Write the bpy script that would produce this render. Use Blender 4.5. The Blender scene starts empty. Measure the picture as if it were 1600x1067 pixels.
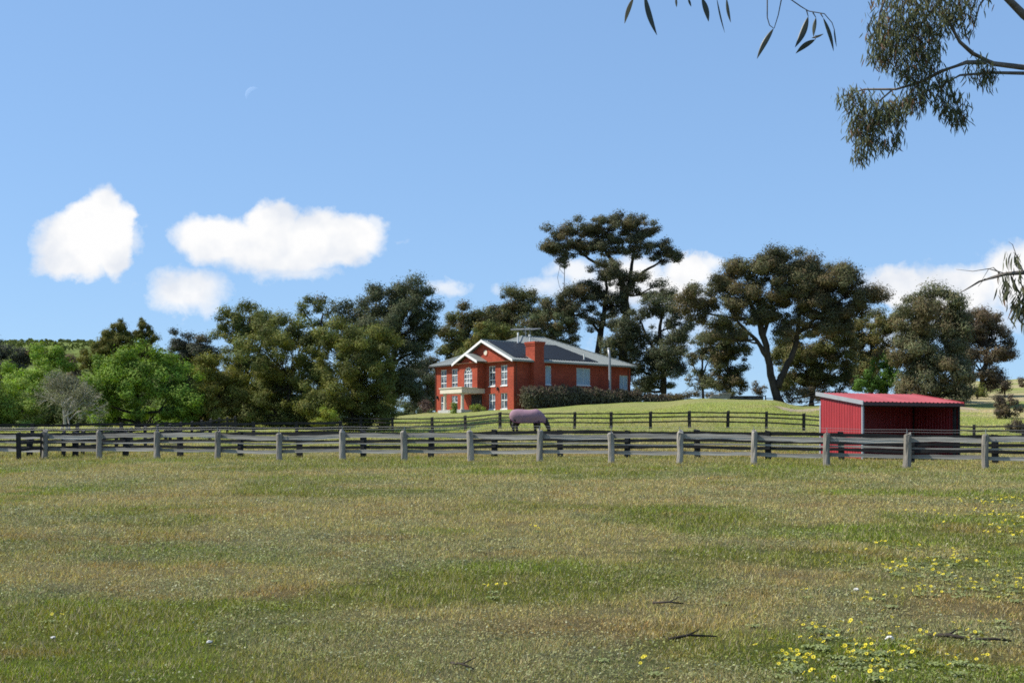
import bpy, bmesh, math, random
import numpy as np
from mathutils import Vector, Matrix, Euler

random.seed(7)
rng = np.random.default_rng(11)
R = math.radians
scene = bpy.context.scene
COL = scene.collection

# ------------------------------------------------------------------ camera, sky, sun, exposure
F, HY = 2000.0, 700.0                     # focal length in photo pixels, row of the true horizon
EYE = 1.6
cam_d = bpy.data.cameras.new('camera')
cam_d.sensor_width = 36
cam_d.lens = 36 * F / 1600
cam_d.shift_y = (HY - 533.5) / 1600
cam_d.clip_end = 9000
cam = bpy.data.objects.new('camera', cam_d)
cam.location = (0, 0, EYE)
cam.rotation_euler = (R(90), 0, 0)
COL.objects.link(cam)
scene.camera = cam

SUN_EL, SUN_AZ = R(47), math.atan2(-0.998, 0.05)   # sun from the left
sun_dir = Vector((math.sin(SUN_AZ) * math.cos(SUN_EL), math.cos(SUN_AZ) * math.cos(SUN_EL), math.sin(SUN_EL)))
world = bpy.data.worlds.new('World')
scene.world = world
world.use_nodes = True
world.cycles.sampling_method = 'MANUAL'
world.cycles.sample_map_resolution = 256
sun_l = bpy.data.lights.new('sun', 'SUN')
sun_l.energy = 5.0
sun_l.angle = R(0.5)
sun_l.color = (1.0, 0.955, 0.87)
sun_o = bpy.data.objects.new('sun', sun_l)
sun_o.rotation_euler = sun_dir.to_track_quat('Z', 'Y').to_euler()
sun_o.location = (-40, 20, 80)
COL.objects.link(sun_o)
scene.view_settings.view_transform = 'Standard'
scene.view_settings.look = 'None'
scene.view_settings.exposure = 0.45
scene.view_settings.gamma = 1.0
scene.view_settings.use_curve_mapping = False
scene.cycles.max_bounces = 6
scene.cycles.transparent_max_bounces = 8
scene.cycles.use_denoising = False
scene.cycles.filter_width = 1.7


def build_world():
    nt = world.node_tree
    nt.nodes.clear()
    N, L = nt.nodes.new, nt.links.new
    out = N('ShaderNodeOutputWorld')
    sky = N('ShaderNodeTexSky')
    sky.sky_type = 'NISHITA'
    sky.sun_disc = False
    sky.sun_elevation = SUN_EL
    sky.sun_rotation = SUN_AZ % (2 * math.pi)
    sky.altitude = 200
    sky.air_density = 1.0
    sky.dust_density = 0.0
    sky.ozone_density = 3.0
    bg = N('ShaderNodeBackground')
    # the photograph's even, clear spring blue: compress the sky's own gradient and tint it
    gm = N('ShaderNodeGamma'); L(sky.outputs[0], gm.inputs[0]); gm.inputs[1].default_value = 0.43
    tn = N('ShaderNodeMix'); tn.data_type = 'RGBA'; tn.blend_type = 'MULTIPLY'; tn.inputs[0].default_value = 1
    L(gm.outputs[0], tn.inputs[6]); tn.inputs[7].default_value = (1.50, 2.12, 2.95, 1)
    L(tn.outputs[2], bg.inputs[0])
    bg.inputs[1].default_value = 0.105

    def M(op, a, b=None, c=None, clamp=False):
        n = N('ShaderNodeMath'); n.operation = op; n.use_clamp = clamp
        for i, v in enumerate((a, b, c)):
            if v is None: continue
            if isinstance(v, (int, float)): n.inputs[i].default_value = v
            else: L(v, n.inputs[i])
        return n.outputs[0]
    tc = N('ShaderNodeTexCoord')
    sep = N('ShaderNodeSeparateXYZ'); L(tc.outputs['Generated'], sep.inputs[0])
    # directions of the sky as tangents of azimuth and height
    y = M('MAXIMUM', sep.outputs[1], 0.02)
    u = M('DIVIDE', sep.outputs[0], y)
    v = M('DIVIDE', sep.outputs[2], y)
    comb = N('ShaderNodeCombineXYZ'); L(u, comb.inputs[0]); L(v, comb.inputs[1])
    def noise(scale, detail, rough, off):
        m = N('ShaderNodeVectorMath'); m.operation = 'ADD'
        L(comb.outputs[0], m.inputs[0]); m.inputs[1].default_value = off
        n = N('ShaderNodeTexNoise'); n.inputs['Scale'].default_value = scale
        n.inputs['Detail'].default_value = detail; n.inputs['Roughness'].default_value = rough
        L(m.outputs[0], n.inputs['Vector'])
        return n.outputs['Fac']
    nu = M('MULTIPLY', M('SUBTRACT', noise(34, 5, 0.6, (3, 1, 0)), 0.5), 0.026)
    nv = M('MULTIPLY', M('SUBTRACT', noise(34, 5, 0.6, (7, 5, 2)), 0.5), 0.026)
    uw, vw = M('ADD', u, nu), M('ADD', v, nv)
    fine = noise(60, 6, 0.65, (0, 0, 4))
    # each cumulus: a union of warped ellipses  (px, py, rx, ry, softness, opacity)
    blobs = [(125, 385, 82, 54, .55, 1), (162, 346, 44, 54, .5, 1), (110, 362, 56, 40, .6, 1), (138, 342, 48, 40, .6, 1), (192, 355, 22, 50, .6, 1), (178, 390, 32, 50, .5, 1), (110, 412, 66, 32, .6, 1), (200, 372, 30, 30, 1.3, .7),
             (425, 352, 52, 44, .5, 1), (340, 375, 86, 44, .55, 1), (520, 372, 92, 52, .5, 1), (440, 392, 120, 46, .6, 1),
             (455, 425, 90, 18, 1.2, .8), (290, 455, 74, 42, .9, .97), (320, 478, 40, 22, 1.4, .7), (585, 358, 26, 28, .9, .8),
             (702, 450, 36, 15, 1.2, .75), (775, 456, 12, 12, 1.6, .45), (630, 378, 14, 8, 1.8, .25),
             (900, 425, 52, 22, 1.2, .9), (985, 440, 70, 44, .8, 1), (1075, 420, 52, 28, .7, 1), (1040, 450, 90, 40, .9, 1),
             (850, 450, 60, 22, 1.5, .7), (1050, 500, 160, 70, 1.6, .55), (1110, 410, 22, 16, 1, .9),
             (1400, 450, 62, 40, .6, 1), (1480, 455, 105, 48, .7, 1), (1585, 430, 60, 62, .6, 1), (1520, 500, 130, 40, 1.3, .85),
             (1400, 520, 90, 50, 1.6, .6), (1670, 410, 90, 60, .6, 1), (1800, 440, 120, 70, .7, 1), (-160, 470, 110, 50, .7, 1)]
    mask = None
    for (px, py, rx, ry, soft, op) in blobs:
        du = M('DIVIDE', M('SUBTRACT', uw, (px - 800) / F), rx / F)
        dv = M('DIVIDE', M('SUBTRACT', vw, (HY - py) / F), ry / F)
        d = M('SQRT', M('ADD', M('MULTIPLY', du, du), M('MULTIPLY', dv, dv)))
        mr = N('ShaderNodeMapRange'); mr.interpolation_type = 'SMOOTHSTEP'
        L(d, mr.inputs[0])
        mr.inputs[1].default_value = 1 + soft * .28; mr.inputs[2].default_value = 1 - soft * .7
        mr.inputs[3].default_value = 0; mr.inputs[4].default_value = op
        mask = mr.outputs[0] if mask is None else M('MAXIMUM', mask, mr.outputs[0])
    # wispy thin spots
    w = N('ShaderNodeMapRange'); L(fine, w.inputs[0])
    w.inputs[1].default_value = .28; w.inputs[2].default_value = .62; w.inputs[3].default_value = .62; w.inputs[4].default_value = 1.12
    inv = M('SUBTRACT', 1.0, mask)
    mask = M('SUBTRACT', mask, M('MULTIPLY', M('MULTIPLY', inv, M('SUBTRACT', 1.12, w.outputs[0])), 1.3), clamp=True)
    mask = M('MULTIPLY', mask, M('GREATER_THAN', sep.outputs[1], 0.03))
    thick = noise(26, 4, .5, (1, 9, 3))
    ramp = N('ShaderNodeValToRGB'); L(thick, ramp.inputs[0])
    ramp.color_ramp.elements[0].position = .34; ramp.color_ramp.elements[0].color = (.80, .84, .91, 1)
    ramp.color_ramp.elements[1].position = .56; ramp.color_ramp.elements[1].color = (1, 1, 1, 1)
    cl = N('ShaderNodeBackground'); L(ramp.outputs[0], cl.inputs[0]); cl.inputs[1].default_value = 0.73
    mix = N('ShaderNodeMixShader')
    L(mask, mix.inputs[0]); L(bg.outputs[0], mix.inputs[1]); L(cl.outputs[0], mix.inputs[2])
    L(mix.outputs[0], out.inputs[0])
build_world()


# ------------------------------------------------------------------ helpers
def P(px, py, Y):
    """A point of the place at distance Y seen at a photo pixel (used to read sizes off the photograph)."""
    return np.array([(px - 800) / F * Y, Y, EYE + (HY - py) / F * Y])

def tag(o, label=None, cat=None, group=None, kind=None):
    if label: o['label'] = label
    if cat: o['category'] = cat
    if group: o['group'] = group
    if kind: o['kind'] = kind
    return o

def empty(name, loc, rz=0, **kw):
    o = bpy.data.objects.new(name, None)
    o.empty_display_size = .3
    o.location = loc; o.rotation_euler = (0, 0, rz)
    COL.objects.link(o)
    return tag(o, **kw)

def link(name, me, mat=None, parent=None, loc=None, rot=None, smooth=False):
    o = bpy.data.objects.new(name, me)
    COL.objects.link(o)
    if mat is not None and not me.materials: me.materials.append(mat)
    if parent is not None: o.parent = parent
    if loc is not None: o.location = loc
    if rot is not None: o.rotation_euler = rot
    if smooth: me.polygons.foreach_set('use_smooth', [True] * len(me.polygons))
    return o

def np_mesh(name, verts, faces, cols=None):
    """verts (n,3); faces (m,k) all of one size; cols (n,3) point colours."""
    verts = np.asarray(verts, np.float32); faces = np.asarray(faces, np.int32)
    me = bpy.data.meshes.new(name)
    k = faces.shape[1]
    me.vertices.add(len(verts)); me.vertices.foreach_set('co', verts.ravel())
    me.loops.add(faces.size); me.loops.foreach_set('vertex_index', faces.ravel())
    me.polygons.add(len(faces)); me.polygons.foreach_set('loop_start', np.arange(0, faces.size, k, dtype=np.int32))
    me.polygons.foreach_set('loop_total', np.full(len(faces), k, np.int32))
    if cols is not None:
        a = me.attributes.new('tint', 'FLOAT_COLOR', 'POINT')
        c = np.ones((len(verts), 4), np.float32); c[:, :3] = cols
        a.data.foreach_set('color', c.ravel())
    me.update(calc_edges=True)
    return me

class MB:
    """collects boxes, tubes and polygons into one mesh"""
    def __init__(s): s.v = []; s.f = []
    def poly(s, pts):
        i = len(s.v); s.v += [tuple(p) for p in pts]; s.f.append(tuple(range(i, i + len(pts))))
    def box(s, lo, hi, M=None):
        x0, y0, z0 = lo; x1, y1, z1 = hi
        c = [(x0, y0, z0), (x1, y0, z0), (x1, y1, z0), (x0, y1, z0), (x0, y0, z1), (x1, y0, z1), (x1, y1, z1), (x0, y1, z1)]
        if M is not None: c = [tuple(M @ Vector(p)) for p in c]
        i = len(s.v); s.v += c
        s.f += [tuple(i + k for k in q) for q in ((0, 3, 2, 1), (4, 5, 6, 7), (0, 1, 5, 4), (1, 2, 6, 5), (2, 3, 7, 6), (3, 0, 4, 7))]
    def prism(s, pts, off):
        """polygon pts extruded by the vector off"""
        n = len(pts); i = len(s.v)
        s.v += [tuple(p) for p in pts] + [tuple(p[k] + off[k] for k in range(3)) for p in pts]
        s.f.append(tuple(i + k for k in range(n))[::-1]); s.f.append(tuple(i + n + k for k in range(n)))
        for k in range(n): s.f.append((i + k, i + (k + 1) % n, i + n + (k + 1) % n, i + n + k))
    def tube(s, pts, rad, n=7, cap=True):
        pts = [Vector(p) for p in pts]; i0 = len(s.v)
        for j, p in enumerate(pts):
            d = (pts[min(j + 1, len(pts) - 1)] - pts[max(j - 1, 0)])
            d = d.normalized() if d.length > 1e-9 else Vector((0, 0, 1))
            a = d.cross(Vector((0.31, 0.93, 0.2)) if abs(d.z) > .3 else Vector((0, 0, 1))).normalized(); b = d.cross(a)
            r = rad[j] if hasattr(rad, '__len__') else rad
            for k in range(n):
                t = 2 * math.pi * k / n
                s.v.append(tuple(p + (a * math.cos(t) + b * math.sin(t)) * r))
        for j in range(len(pts) - 1):
            for k in range(n):
                s.f.append((i0 + j * n + k, i0 + j * n + (k + 1) % n, i0 + (j + 1) * n + (k + 1) % n, i0 + (j + 1) * n + k))
        if cap:
            s.f.append(tuple(i0 + k for k in range(n))[::-1])
            e = i0 + (len(pts) - 1) * n
            s.f.append(tuple(e + k for k in range(n)))
    def mesh(s, name):
        me = bpy.data.meshes.new(name); me.from_pydata(s.v, [], s.f); me.update()
        bm = bmesh.new(); bm.from_mesh(me); bmesh.ops.recalc_face_normals(bm, faces=bm.faces); bm.to_mesh(me); bm.free()
        return me
    def build(s, name, mat, parent=None, loc=None, rot=None, smooth=False, bevel=0):
        o = link(name, s.mesh(name), mat, parent, loc, rot, smooth)
        if bevel:
            m = o.modifiers.new('bevel', 'BEVEL'); m.width = bevel; m.segments = 1; m.limit_method = 'ANGLE'
        return o

def hash2(ix, iy, seed):
    h = (ix.astype(np.int64) * 374761393 + iy.astype(np.int64) * 668265263 + seed * 1442695041) & 0x7fffffff
    h = ((h ^ (h >> 13)) * 1274126177) & 0x7fffffff
    return ((h ^ (h >> 16)) & 0xffff) / 65535.0

def vnoise(x, y, seed=0):
    ix, iy = np.floor(x), np.floor(y); fx, fy = x - ix, y - iy
    fx = fx * fx * (3 - 2 * fx); fy = fy * fy * (3 - 2 * fy)
    a, b = hash2(ix, iy, seed), hash2(ix + 1, iy, seed); c, d = hash2(ix, iy + 1, seed), hash2(ix + 1, iy + 1, seed)
    return (a * (1 - fx) + b * fx) * (1 - fy) + (c * (1 - fx) + d * fx) * fy

def fbm(x, y, seed=0, oct=4):
    t = np.zeros_like(x, dtype=float); a = .5; s = 0
    for k in range(oct):
        t += a * vnoise(x * 2 ** k, y * 2 ** k, seed + k * 17); s += a; a *= .55
    return t / s

# ------------------------------------------------------------------ materials
MATS = {}
def mat(name, fn):
    if name not in MATS:
        m = bpy.data.materials.new(name); m.use_nodes = True
        nt = m.node_tree; nt.nodes.clear()
        out = nt.nodes.new('ShaderNodeOutputMaterial')
        fn(nt, out); MATS[name] = m
    return MATS[name]

def simple(name, col, rough=.7, spec=.3, metal=0, var=.25, nscale=3.0, bump=0.0, bscale=20, stretch=(1, 1, 1), col2=None):
    def fn(nt, out):
        N, L = nt.nodes.new, nt.links.new
        b = N('ShaderNodeBsdfPrincipled'); b.inputs['Roughness'].default_value = rough
        b.inputs['Specular IOR Level'].default_value = spec; b.inputs['Metallic'].default_value = metal
        tc = N('ShaderNodeTexCoord'); mp = N('ShaderNodeMapping'); mp.inputs['Scale'].default_value = stretch
        L(tc.outputs['Object'], mp.inputs[0])
        n = N('ShaderNodeTexNoise'); n.inputs['Scale'].default_value = nscale; n.inputs['Detail'].default_value = 6
        n.inputs['Roughness'].default_value = .65
        L(mp.outputs[0], n.inputs['Vector'])
        r = N('ShaderNodeValToRGB'); L(n.outputs['Fac'], r.inputs[0])
        c2 = col2 or tuple(c * (1 - var) for c in col)
        r.color_ramp.elements[0].position = .32; r.color_ramp.elements[0].color = (*c2, 1)
        r.color_ramp.elements[1].position = .68; r.color_ramp.elements[1].color = (*(min(c * (1 + var * .6), 1) for c in col), 1)
        info = N('ShaderNodeObjectInfo'); hv = N('ShaderNodeHueSaturation')
        mr = N('ShaderNodeMapRange'); L(info.outputs['Random'], mr.inputs[0]); mr.inputs[3].default_value = 1 - var * .5; mr.inputs[4].default_value = 1 + var * .4
        L(mr.outputs[0], hv.inputs['Value']); L(r.outputs[0], hv.inputs['Color']); L(hv.outputs[0], b.inputs['Base Color'])
        if bump:
            n2 = N('ShaderNodeTexNoise'); n2.inputs['Scale'].default_value = bscale; n2.inputs['Detail'].default_value = 5
            L(mp.outputs[0], n2.inputs['Vector'])
            bp = N('ShaderNodeBump'); bp.inputs['Strength'].default_value = bump; bp.inputs['Distance'].default_value = .02
            L(n2.outputs['Fac'], bp.inputs['Height']); L(bp.outputs[0], b.inputs['Normal'])
        L(b.outputs[0], out.inputs[0])
    return mat(name, fn)

def leaf_mat(name, trans=.25, rough=.5, spec=.35):
    def fn(nt, out):
        N, L = nt.nodes.new, nt.links.new
        at = N('ShaderNodeAttribute'); at.attribute_name = 'tint'
        b = N('ShaderNodeBsdfPrincipled'); b.inputs['Roughness'].default_value = rough; b.inputs['Specular IOR Level'].default_value = spec
        L(at.outputs['Color'], b.inputs['Base Color'])
        t = N('ShaderNodeBsdfTranslucent')
        hs = N('ShaderNodeHueSaturation'); hs.inputs['Saturation'].default_value = 1.15; hs.inputs['Value'].default_value = 1.1
        L(at.outputs['Color'], hs.inputs['Color']); L(hs.outputs[0], t.inputs[0])
        mx = N('ShaderNodeMixShader'); mx.inputs[0].default_value = trans
        L(b.outputs[0], mx.inputs[1]); L(t.outputs[0], mx.inputs[2]); L(mx.outputs[0], out.inputs[0])
    return mat(name, fn)

M_LEAF = leaf_mat('foliage', .25, .7, .12)
M_GRASSB = leaf_mat('grass_blades', .3, .6, .2)
M_BARK = simple('bark', (.050, .042, .034), .9, .1, var=.5, nscale=2.5, bump=.6, bscale=8, stretch=(1, 1, .25))
M_BARKP = simple('pale_bark', (.30, .26, .21), .85, .1, var=.4, nscale=2.5, bump=.5, bscale=8, stretch=(1, 1, .25))
M_GREYW = simple('weathered_timber', (.30, .27, .225), .85, .15, var=.45, nscale=5, bump=.8, bscale=18, stretch=(1, 1, .18))
M_GREYR = simple('weathered_rail', (.37, .345, .30), .85, .15, var=.5, nscale=5, bump=.8, bscale=16, stretch=(.15, 1, 1))  # paler than the posts to make up for shade on the rail faces
M_BLACKW = simple('black_stained_timber', (.020, .019, .018), .7, .25, var=.5, nscale=5, bump=.6, bscale=18)
M_DARKW = simple('dark_stained_timber', (.035, .032, .029), .75, .2, var=.5, nscale=5, bump=.6, bscale=18)
M_WIRE = simple('fence_wire', (.30, .30, .29), .45, .4, metal=.3, var=.1)
M_WHITE = simple('white_paint', (.78, .77, .73), .5, .4, var=.06, nscale=2)
M_CREAM = simple('cream_render', (.62, .56, .44), .7, .3, var=.1, nscale=2)
M_FRAME = simple('window_frame_paint', (.72, .73, .72), .45, .4, var=.06)
M_ROOF = None
M_TRIM = simple('grey_metal_trim', (.36, .37, .38), .45, .4, metal=.2, var=.12)
M_POLE = simple('galvanised_pole', (.30, .31, .33), .5, .5, metal=.4, var=.15)
M_HORSE = simple('dark_bay_coat', (.018, .012, .009), .5, .35, var=.4, nscale=4)
M_RUG = simple('mauve_canvas_rug', (.29, .175, .21), .85, .15, var=.16, nscale=6, bump=.6, bscale=7)
M_RUGD = simple('rug_binding', (.16, .06, .11), .85, .15, var=.2)
M_CONC = simple('concrete', (.42, .41, .38), .85, .2, var=.2)
M_STICK = simple('dead_wood', (.055, .045, .036), .9, .1, var=.6, nscale=9)

def mk_roof(nt, out):
    N, L = nt.nodes.new, nt.links.new
    b = N('ShaderNodeBsdfPrincipled'); b.inputs['Roughness'].default_value = .5; b.inputs['Specular IOR Level'].default_value = .4
    tc = N('ShaderNodeTexCoord')
    n = N('ShaderNodeTexNoise'); n.inputs['Scale'].default_value = 1.1; n.inputs['Detail'].default_value = 6; L(tc.outputs['Object'], n.inputs[0])
    r = N('ShaderNodeValToRGB'); L(n.outputs[0], r.inputs[0])
    r.color_ramp.elements[0].color = (.19, .205, .185, 1); r.color_ramp.elements[1].color = (.26, .275, .255, 1)
    L(r.outputs[0], b.inputs['Base Color']); L(b.outputs[0], out.inputs[0])
M_ROOF = mat('grey_green_roof_metal', mk_roof)

def mk_brick(nt, out):
    N, L = nt.nodes.new, nt.links.new
    b = N('ShaderNodeBsdfPrincipled'); b.inputs['Roughness'].default_value = .9; b.inputs['Specular IOR Level'].default_value = .15
    tc = N('ShaderNodeTexCoord')
    sp = N('ShaderNodeSeparateXYZ'); L(tc.outputs['Object'], sp.inputs[0])
    ad = N('ShaderNodeMath'); L(sp.outputs[0], ad.inputs[0]); L(sp.outputs[1], ad.inputs[1])
    cb = N('ShaderNodeCombineXYZ'); L(ad.outputs[0], cb.inputs[0]); L(sp.outputs[2], cb.inputs[1])
    br = N('ShaderNodeTexBrick'); L(cb.outputs[0], br.inputs['Vector'])
    br.inputs['Scale'].default_value = 1; br.inputs['Brick Width'].default_value = .24; br.inputs['Row Height'].default_value = .086
    br.inputs['Mortar Size'].default_value = .006
    br.inputs['Color1'].default_value = (.385, .068, .036, 1); br.inputs['Color2'].default_value = (.27, .046, .026, 1)
    br.inputs['Mortar'].default_value = (.30, .12, .075, 1)
    n = N('ShaderNodeTexNoise'); n.inputs['Scale'].default_value = .8; n.inputs['Detail'].default_value = 7; L(tc.outputs['Object'], n.inputs[0])
    mr = N('ShaderNodeMapRange'); L(n.outputs[0], mr.inputs[0]); mr.inputs[1].default_value = .3; mr.inputs[2].default_value = .7
    mr.inputs[3].default_value = .82; mr.inputs[4].default_value = 1.12
    hv = N('ShaderNodeHueSaturation'); L(mr.outputs[0], hv.inputs['Value']); L(br.outputs[0], hv.inputs['Color'])
    L(hv.outputs[0], b.inputs['Base Color'])
    bp = N('ShaderNodeBump'); bp.inputs['Strength'].default_value = .4; bp.inputs['Distance'].default_value = .01; bp.invert = True
    L(br.outputs['Fac'], bp.inputs['Height']); L(bp.outputs[0], b.inputs['Normal'])
    L(b.outputs[0], out.inputs[0])
M_BRICK = mat('red_brick', mk_brick)

def mk_glass(nt, out):
    N, L = nt.nodes.new, nt.links.new
    b = N('ShaderNodeBsdfPrincipled'); b.inputs['Roughness'].default_value = .05; b.inputs['Specular IOR Level'].default_value = .6
    tc = N('ShaderNodeTexCoord'); n = N('ShaderNodeTexNoise'); n.inputs['Scale'].default_value = 1.3; L(tc.outputs['Object'], n.inputs[0])
    r = N('ShaderNodeValToRGB'); L(n.outputs[0], r.inputs[0])
    r.color_ramp.elements[0].position = .42; r.color_ramp.elements[0].color = (.035, .045, .055, 1)
    r.color_ramp.elements[1].position = .60; r.color_ramp.elements[1].color = (.22, .24, .26, 1)   # pale curtains behind some of the glass
    L(r.outputs[0], b.inputs['Base Color']); L(b.outputs[0], out.inputs[0])
M_GLASS = mat('window_glass', mk_glass)
M_BLIND = simple('pale_blue_blind', (.33, .44, .52), .35, .5, var=.12, nscale=1.5)
M_DARKIN = simple('doorway_shade', (.012, .01, .009), .6, .3, var=.2)  # near-black stands in for the shade of the door recess
M_SOLAR = simple('black_pool_heating_mat', (.012, .013, .015), .55, .35, var=.25, nscale=1.5, stretch=(1, 6, 1))

def mk_red(nt, out):
    N, L = nt.nodes.new, nt.links.new
    b = N('ShaderNodeBsdfPrincipled'); b.inputs['Roughness'].default_value = .45; b.inputs['Specular IOR Level'].default_value = .35
    tc = N('ShaderNodeTexCoord'); mp = N('ShaderNodeMapping'); mp.inputs['Scale'].default_value = (3, 3, .35); L(tc.outputs['Object'], mp.inputs[0])
    n = N('ShaderNodeTexNoise'); n.inputs['Scale'].default_value = 2.2; n.inputs['Detail'].default_value = 7; n.inputs['Roughness'].default_value = .65
    L(mp.outputs[0], n.inputs[0])
    r = N('ShaderNodeValToRGB'); L(n.outputs[0], r.inputs[0])
    r.color_ramp.elements[0].position = .3; r.color_ramp.elements[0].color = (.25, .022, .026, 1)
    r.color_ramp.elements[1].position = .72; r.color_ramp.elements[1].color = (.36, .036, .040, 1)
    L(r.outputs[0], b.inputs['Base Color']); L(b.outputs[0], out.inputs[0])
M_RED = mat('red_sheet_metal', mk_red)
M_REDROOF = simple('pale_red_sheet', (.33, .075, .085), .75, .15, var=.18, nscale=1.5, stretch=(1, .3, 1))  # roof sheet, a paler red than the walls


# ------------------------------------------------------------------ terrain
PROF = [  # pixel column / distance : height
    (-.75, [(0, 0), (44, .95), (60, 1.3), (100, 2.8), (150, 3.6), (300, 3.5), (600, 3), (2500, 3)]),
    (-.40, [(0, 0), (44, .92), (56, 1.12), (62, 1.25), (75, 1.7), (100, 3.1), (130, 3.8), (170, 4.2), (250, 4), (400, 3), (2500, 3)]),
    (-.20, [(0, 0), (44, .90), (56, 1.14), (75, 1.8), (100, 3.0), (130, 4.2), (170, 5), (250, 4), (400, 3), (2500, 3)]),
    (-.10, [(0, 0), (44, .90), (54, 1.14), (80, 2.1), (100, 2.75), (120, 3.9), (155, 5.5), (180, 5.8), (250, 4.5), (400, 3), (2500, 3)]),
    (-.06, [(0, 0), (44, .90), (54, 1.14), (80, 2.35), (98, 2.7), (125, 4.4), (155, 6.0), (180, 6.1), (250, 4.5), (400, 3), (2500, 3)]),
    (0.00, [(0, 0), (44, .90), (52, 1.13), (80, 2.55), (89, 2.82), (115, 4.2), (142, 5.95), (160, 6.2), (200, 6), (300, 4), (2500, 3)]),
    (0.07, [(0, 0), (44, .90), (52, 1.13), (80, 2.55), (89, 2.85), (115, 4.5), (148, 6.75), (165, 6.8), (200, 6), (300, 4), (2500, 3)]),
    (0.10, [(0, 0), (44, .90), (52, 1.13), (80, 2.5), (89, 2.87), (115, 4.6), (148, 6.95), (165, 6.9), (200, 6), (300, 3.5), (2500, 3)]),
    (0.15, [(0, 0), (44, .90), (50, 1.08), (80, 2.5), (88, 2.87), (110, 4.8), (140, 7.1), (160, 6.9), (200, 5.5), (300, 3), (2500, 3)]),
    (0.20, [(0, 0), (44, .90), (50, 1.06), (80, 2.4), (88, 2.85), (108, 4.6), (135, 6.8), (155, 6.7), (200, 5.5), (300, 3), (2500, 3)]),
    (0.23, [(0, 0), (44, .90), (50, 1.06), (80, 2.3), (88, 2.75), (110, 4.2), (130, 5.7), (150, 6.6), (170, 7.0), (220, 6), (300, 3), (2500, 3)]),
    (0.30, [(0, 0), (44, .88), (52, 1.08), (85, 2.2), (120, 5.0), (140, 6.9), (175, 8.6), (230, 8.5), (300, 8), (2500, 4)]),
    (0.36, [(0, 0), (44, .88), (54, 1.08), (84, 2.0), (120, 4.8), (160, 8.4), (200, 11.6), (240, 14.2), (300, 14.5), (500, 12), (2500, 6)]),
    (0.45, [(0, 0), (44, .88), (54, 1.08), (84, 2.1), (120, 4.8), (160, 8.6), (200, 12.2), (240, 15.4), (300, 16.5), (500, 14), (2500, 6)]),
    (0.80, [(0, 0), (44, .9), (54, 1.1), (84, 2.3), (120, 5), (160, 8.6), (240, 15), (300, 16.5), (500, 14), (2500, 6)]),
]
_PA = np.array([p[0] for p in PROF])
_YS = np.concatenate([np.arange(0, 320, 2.0), np.array([330, 360, 400, 500, 700, 1000, 1600, 2500.])])
def _prof_row(pts):
    z = np.interp(_YS, [p[0] for p in pts], [p[1] for p in pts])
    k = np.array([1, 2, 3, 2, 1.]); k /= k.sum()
    zz = z.copy()
    zz[2:158] = np.convolve(z[:160], k, 'same')[2:158]
    return zz
_PZ = np.stack([_prof_row(p[1]) for p in PROF])
def ground(x, y):
    x = np.asarray(x, float); y = np.asarray(y, float)
    Y = np.clip(y, 0, 2499)
    a = np.clip(x / np.maximum(y, 28.), -.74, .79)
    i = np.clip(np.searchsorted(_PA, a) - 1, 0, len(_PA) - 2)
    t = (a - _PA[i]) / (_PA[i + 1] - _PA[i]); t = t * t * (3 - 2 * t)
    j = np.clip(np.searchsorted(_YS, Y) - 1, 0, len(_YS) - 2)
    s = (Y - _YS[j]) / (_YS[j + 1] - _YS[j])
    z = ((_PZ[i, j] * (1 - s) + _PZ[i, j + 1] * s) * (1 - t) + (_PZ[i + 1, j] * (1 - s) + _PZ[i + 1, j + 1] * s) * t)
    amp = np.clip((y - 4) / 20, .25, 1) * np.clip(1.2 - y / 400, 0.2, 1)
    return z + amp * ((fbm(x / 3.1, y / 3.1, 5, 3) - .5) * .07 + (fbm(x / 14, y / 14, 8, 2) - .5) * .12)

GREEN = np.array([.150, .165, .036]); LIVE = np.array([.145, .190, .028]); DRY = np.array([.315, .265, .130])
GREYG = np.array([.190, .195, .100]); RUST = np.array([.250, .165, .070]); LAWN = np.array([.270, .305, .085]); SAND = np.array([.46, .37, .22])

def field_tint(x, y):
    """what grows where: green turf, dry turf, clover, sorrel"""
    e = np.clip((y - 15) / 60, 0, 1)
    m1 = fbm(x / 2.6, y / 2.6, 21, 5); m2 = fbm(x / 1.5 + 9, y / 1.5, 33, 4); m3 = fbm(x / 3.6 + 3, y / 3.0 + 7, 47, 4); m4 = fbm(x / 1.1, y / 1.1, 61, 3)
    def ss(v, a, b): t = np.clip((v - a) / (b - a), 0, 1); return (t * t * (3 - 2 * t))[..., None]
    c = GREEN * np.ones(x.shape + (3,))
    c = c + (LIVE - c) * ss(m3, .52, .64) * .8
    c = c + (DRY - c) * ss(m1, .40, .60) * .8
    c = c + (GREYG - c) * ss(m2, .53, .62) * .6
    c = c + (RUST - c) * ss(m4, .62, .76) * .5
    lawn = np.clip((y - 60) / 45, 0, 1)[..., None]
    lc = LAWN + (DRY - LAWN) * ss(fbm(x / 12, y / 7, 71, 3), .5, .66) * .45
    c = c + (lc - c) * lawn * .85
    # tracks worn pale along the fences and on the right-hand slope
    r = ss(x / np.maximum(y, 1), .23, .30) * np.clip((y - 90) / 30, 0, 1)[..., None]
    c = c + (SAND - c) * r * ss(fbm(x / 16, y / 5, 77, 3), .42, .6) * .8
    strip = (np.exp(-((y - (51.5 - x * .29)) / 5.0) ** 2))[..., None]
    c = c + (np.array([.19, .19, .045]) - c) * strip * .45
    rust2 = (np.exp(-((y - (58 - x * .29)) / 3.0) ** 2))[..., None] * ss(fbm(x / 6, y / 4, 91, 3), .4, .55)
    c = c + (np.array([.27, .185, .075]) - c) * rust2 * .7
    return c

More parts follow.
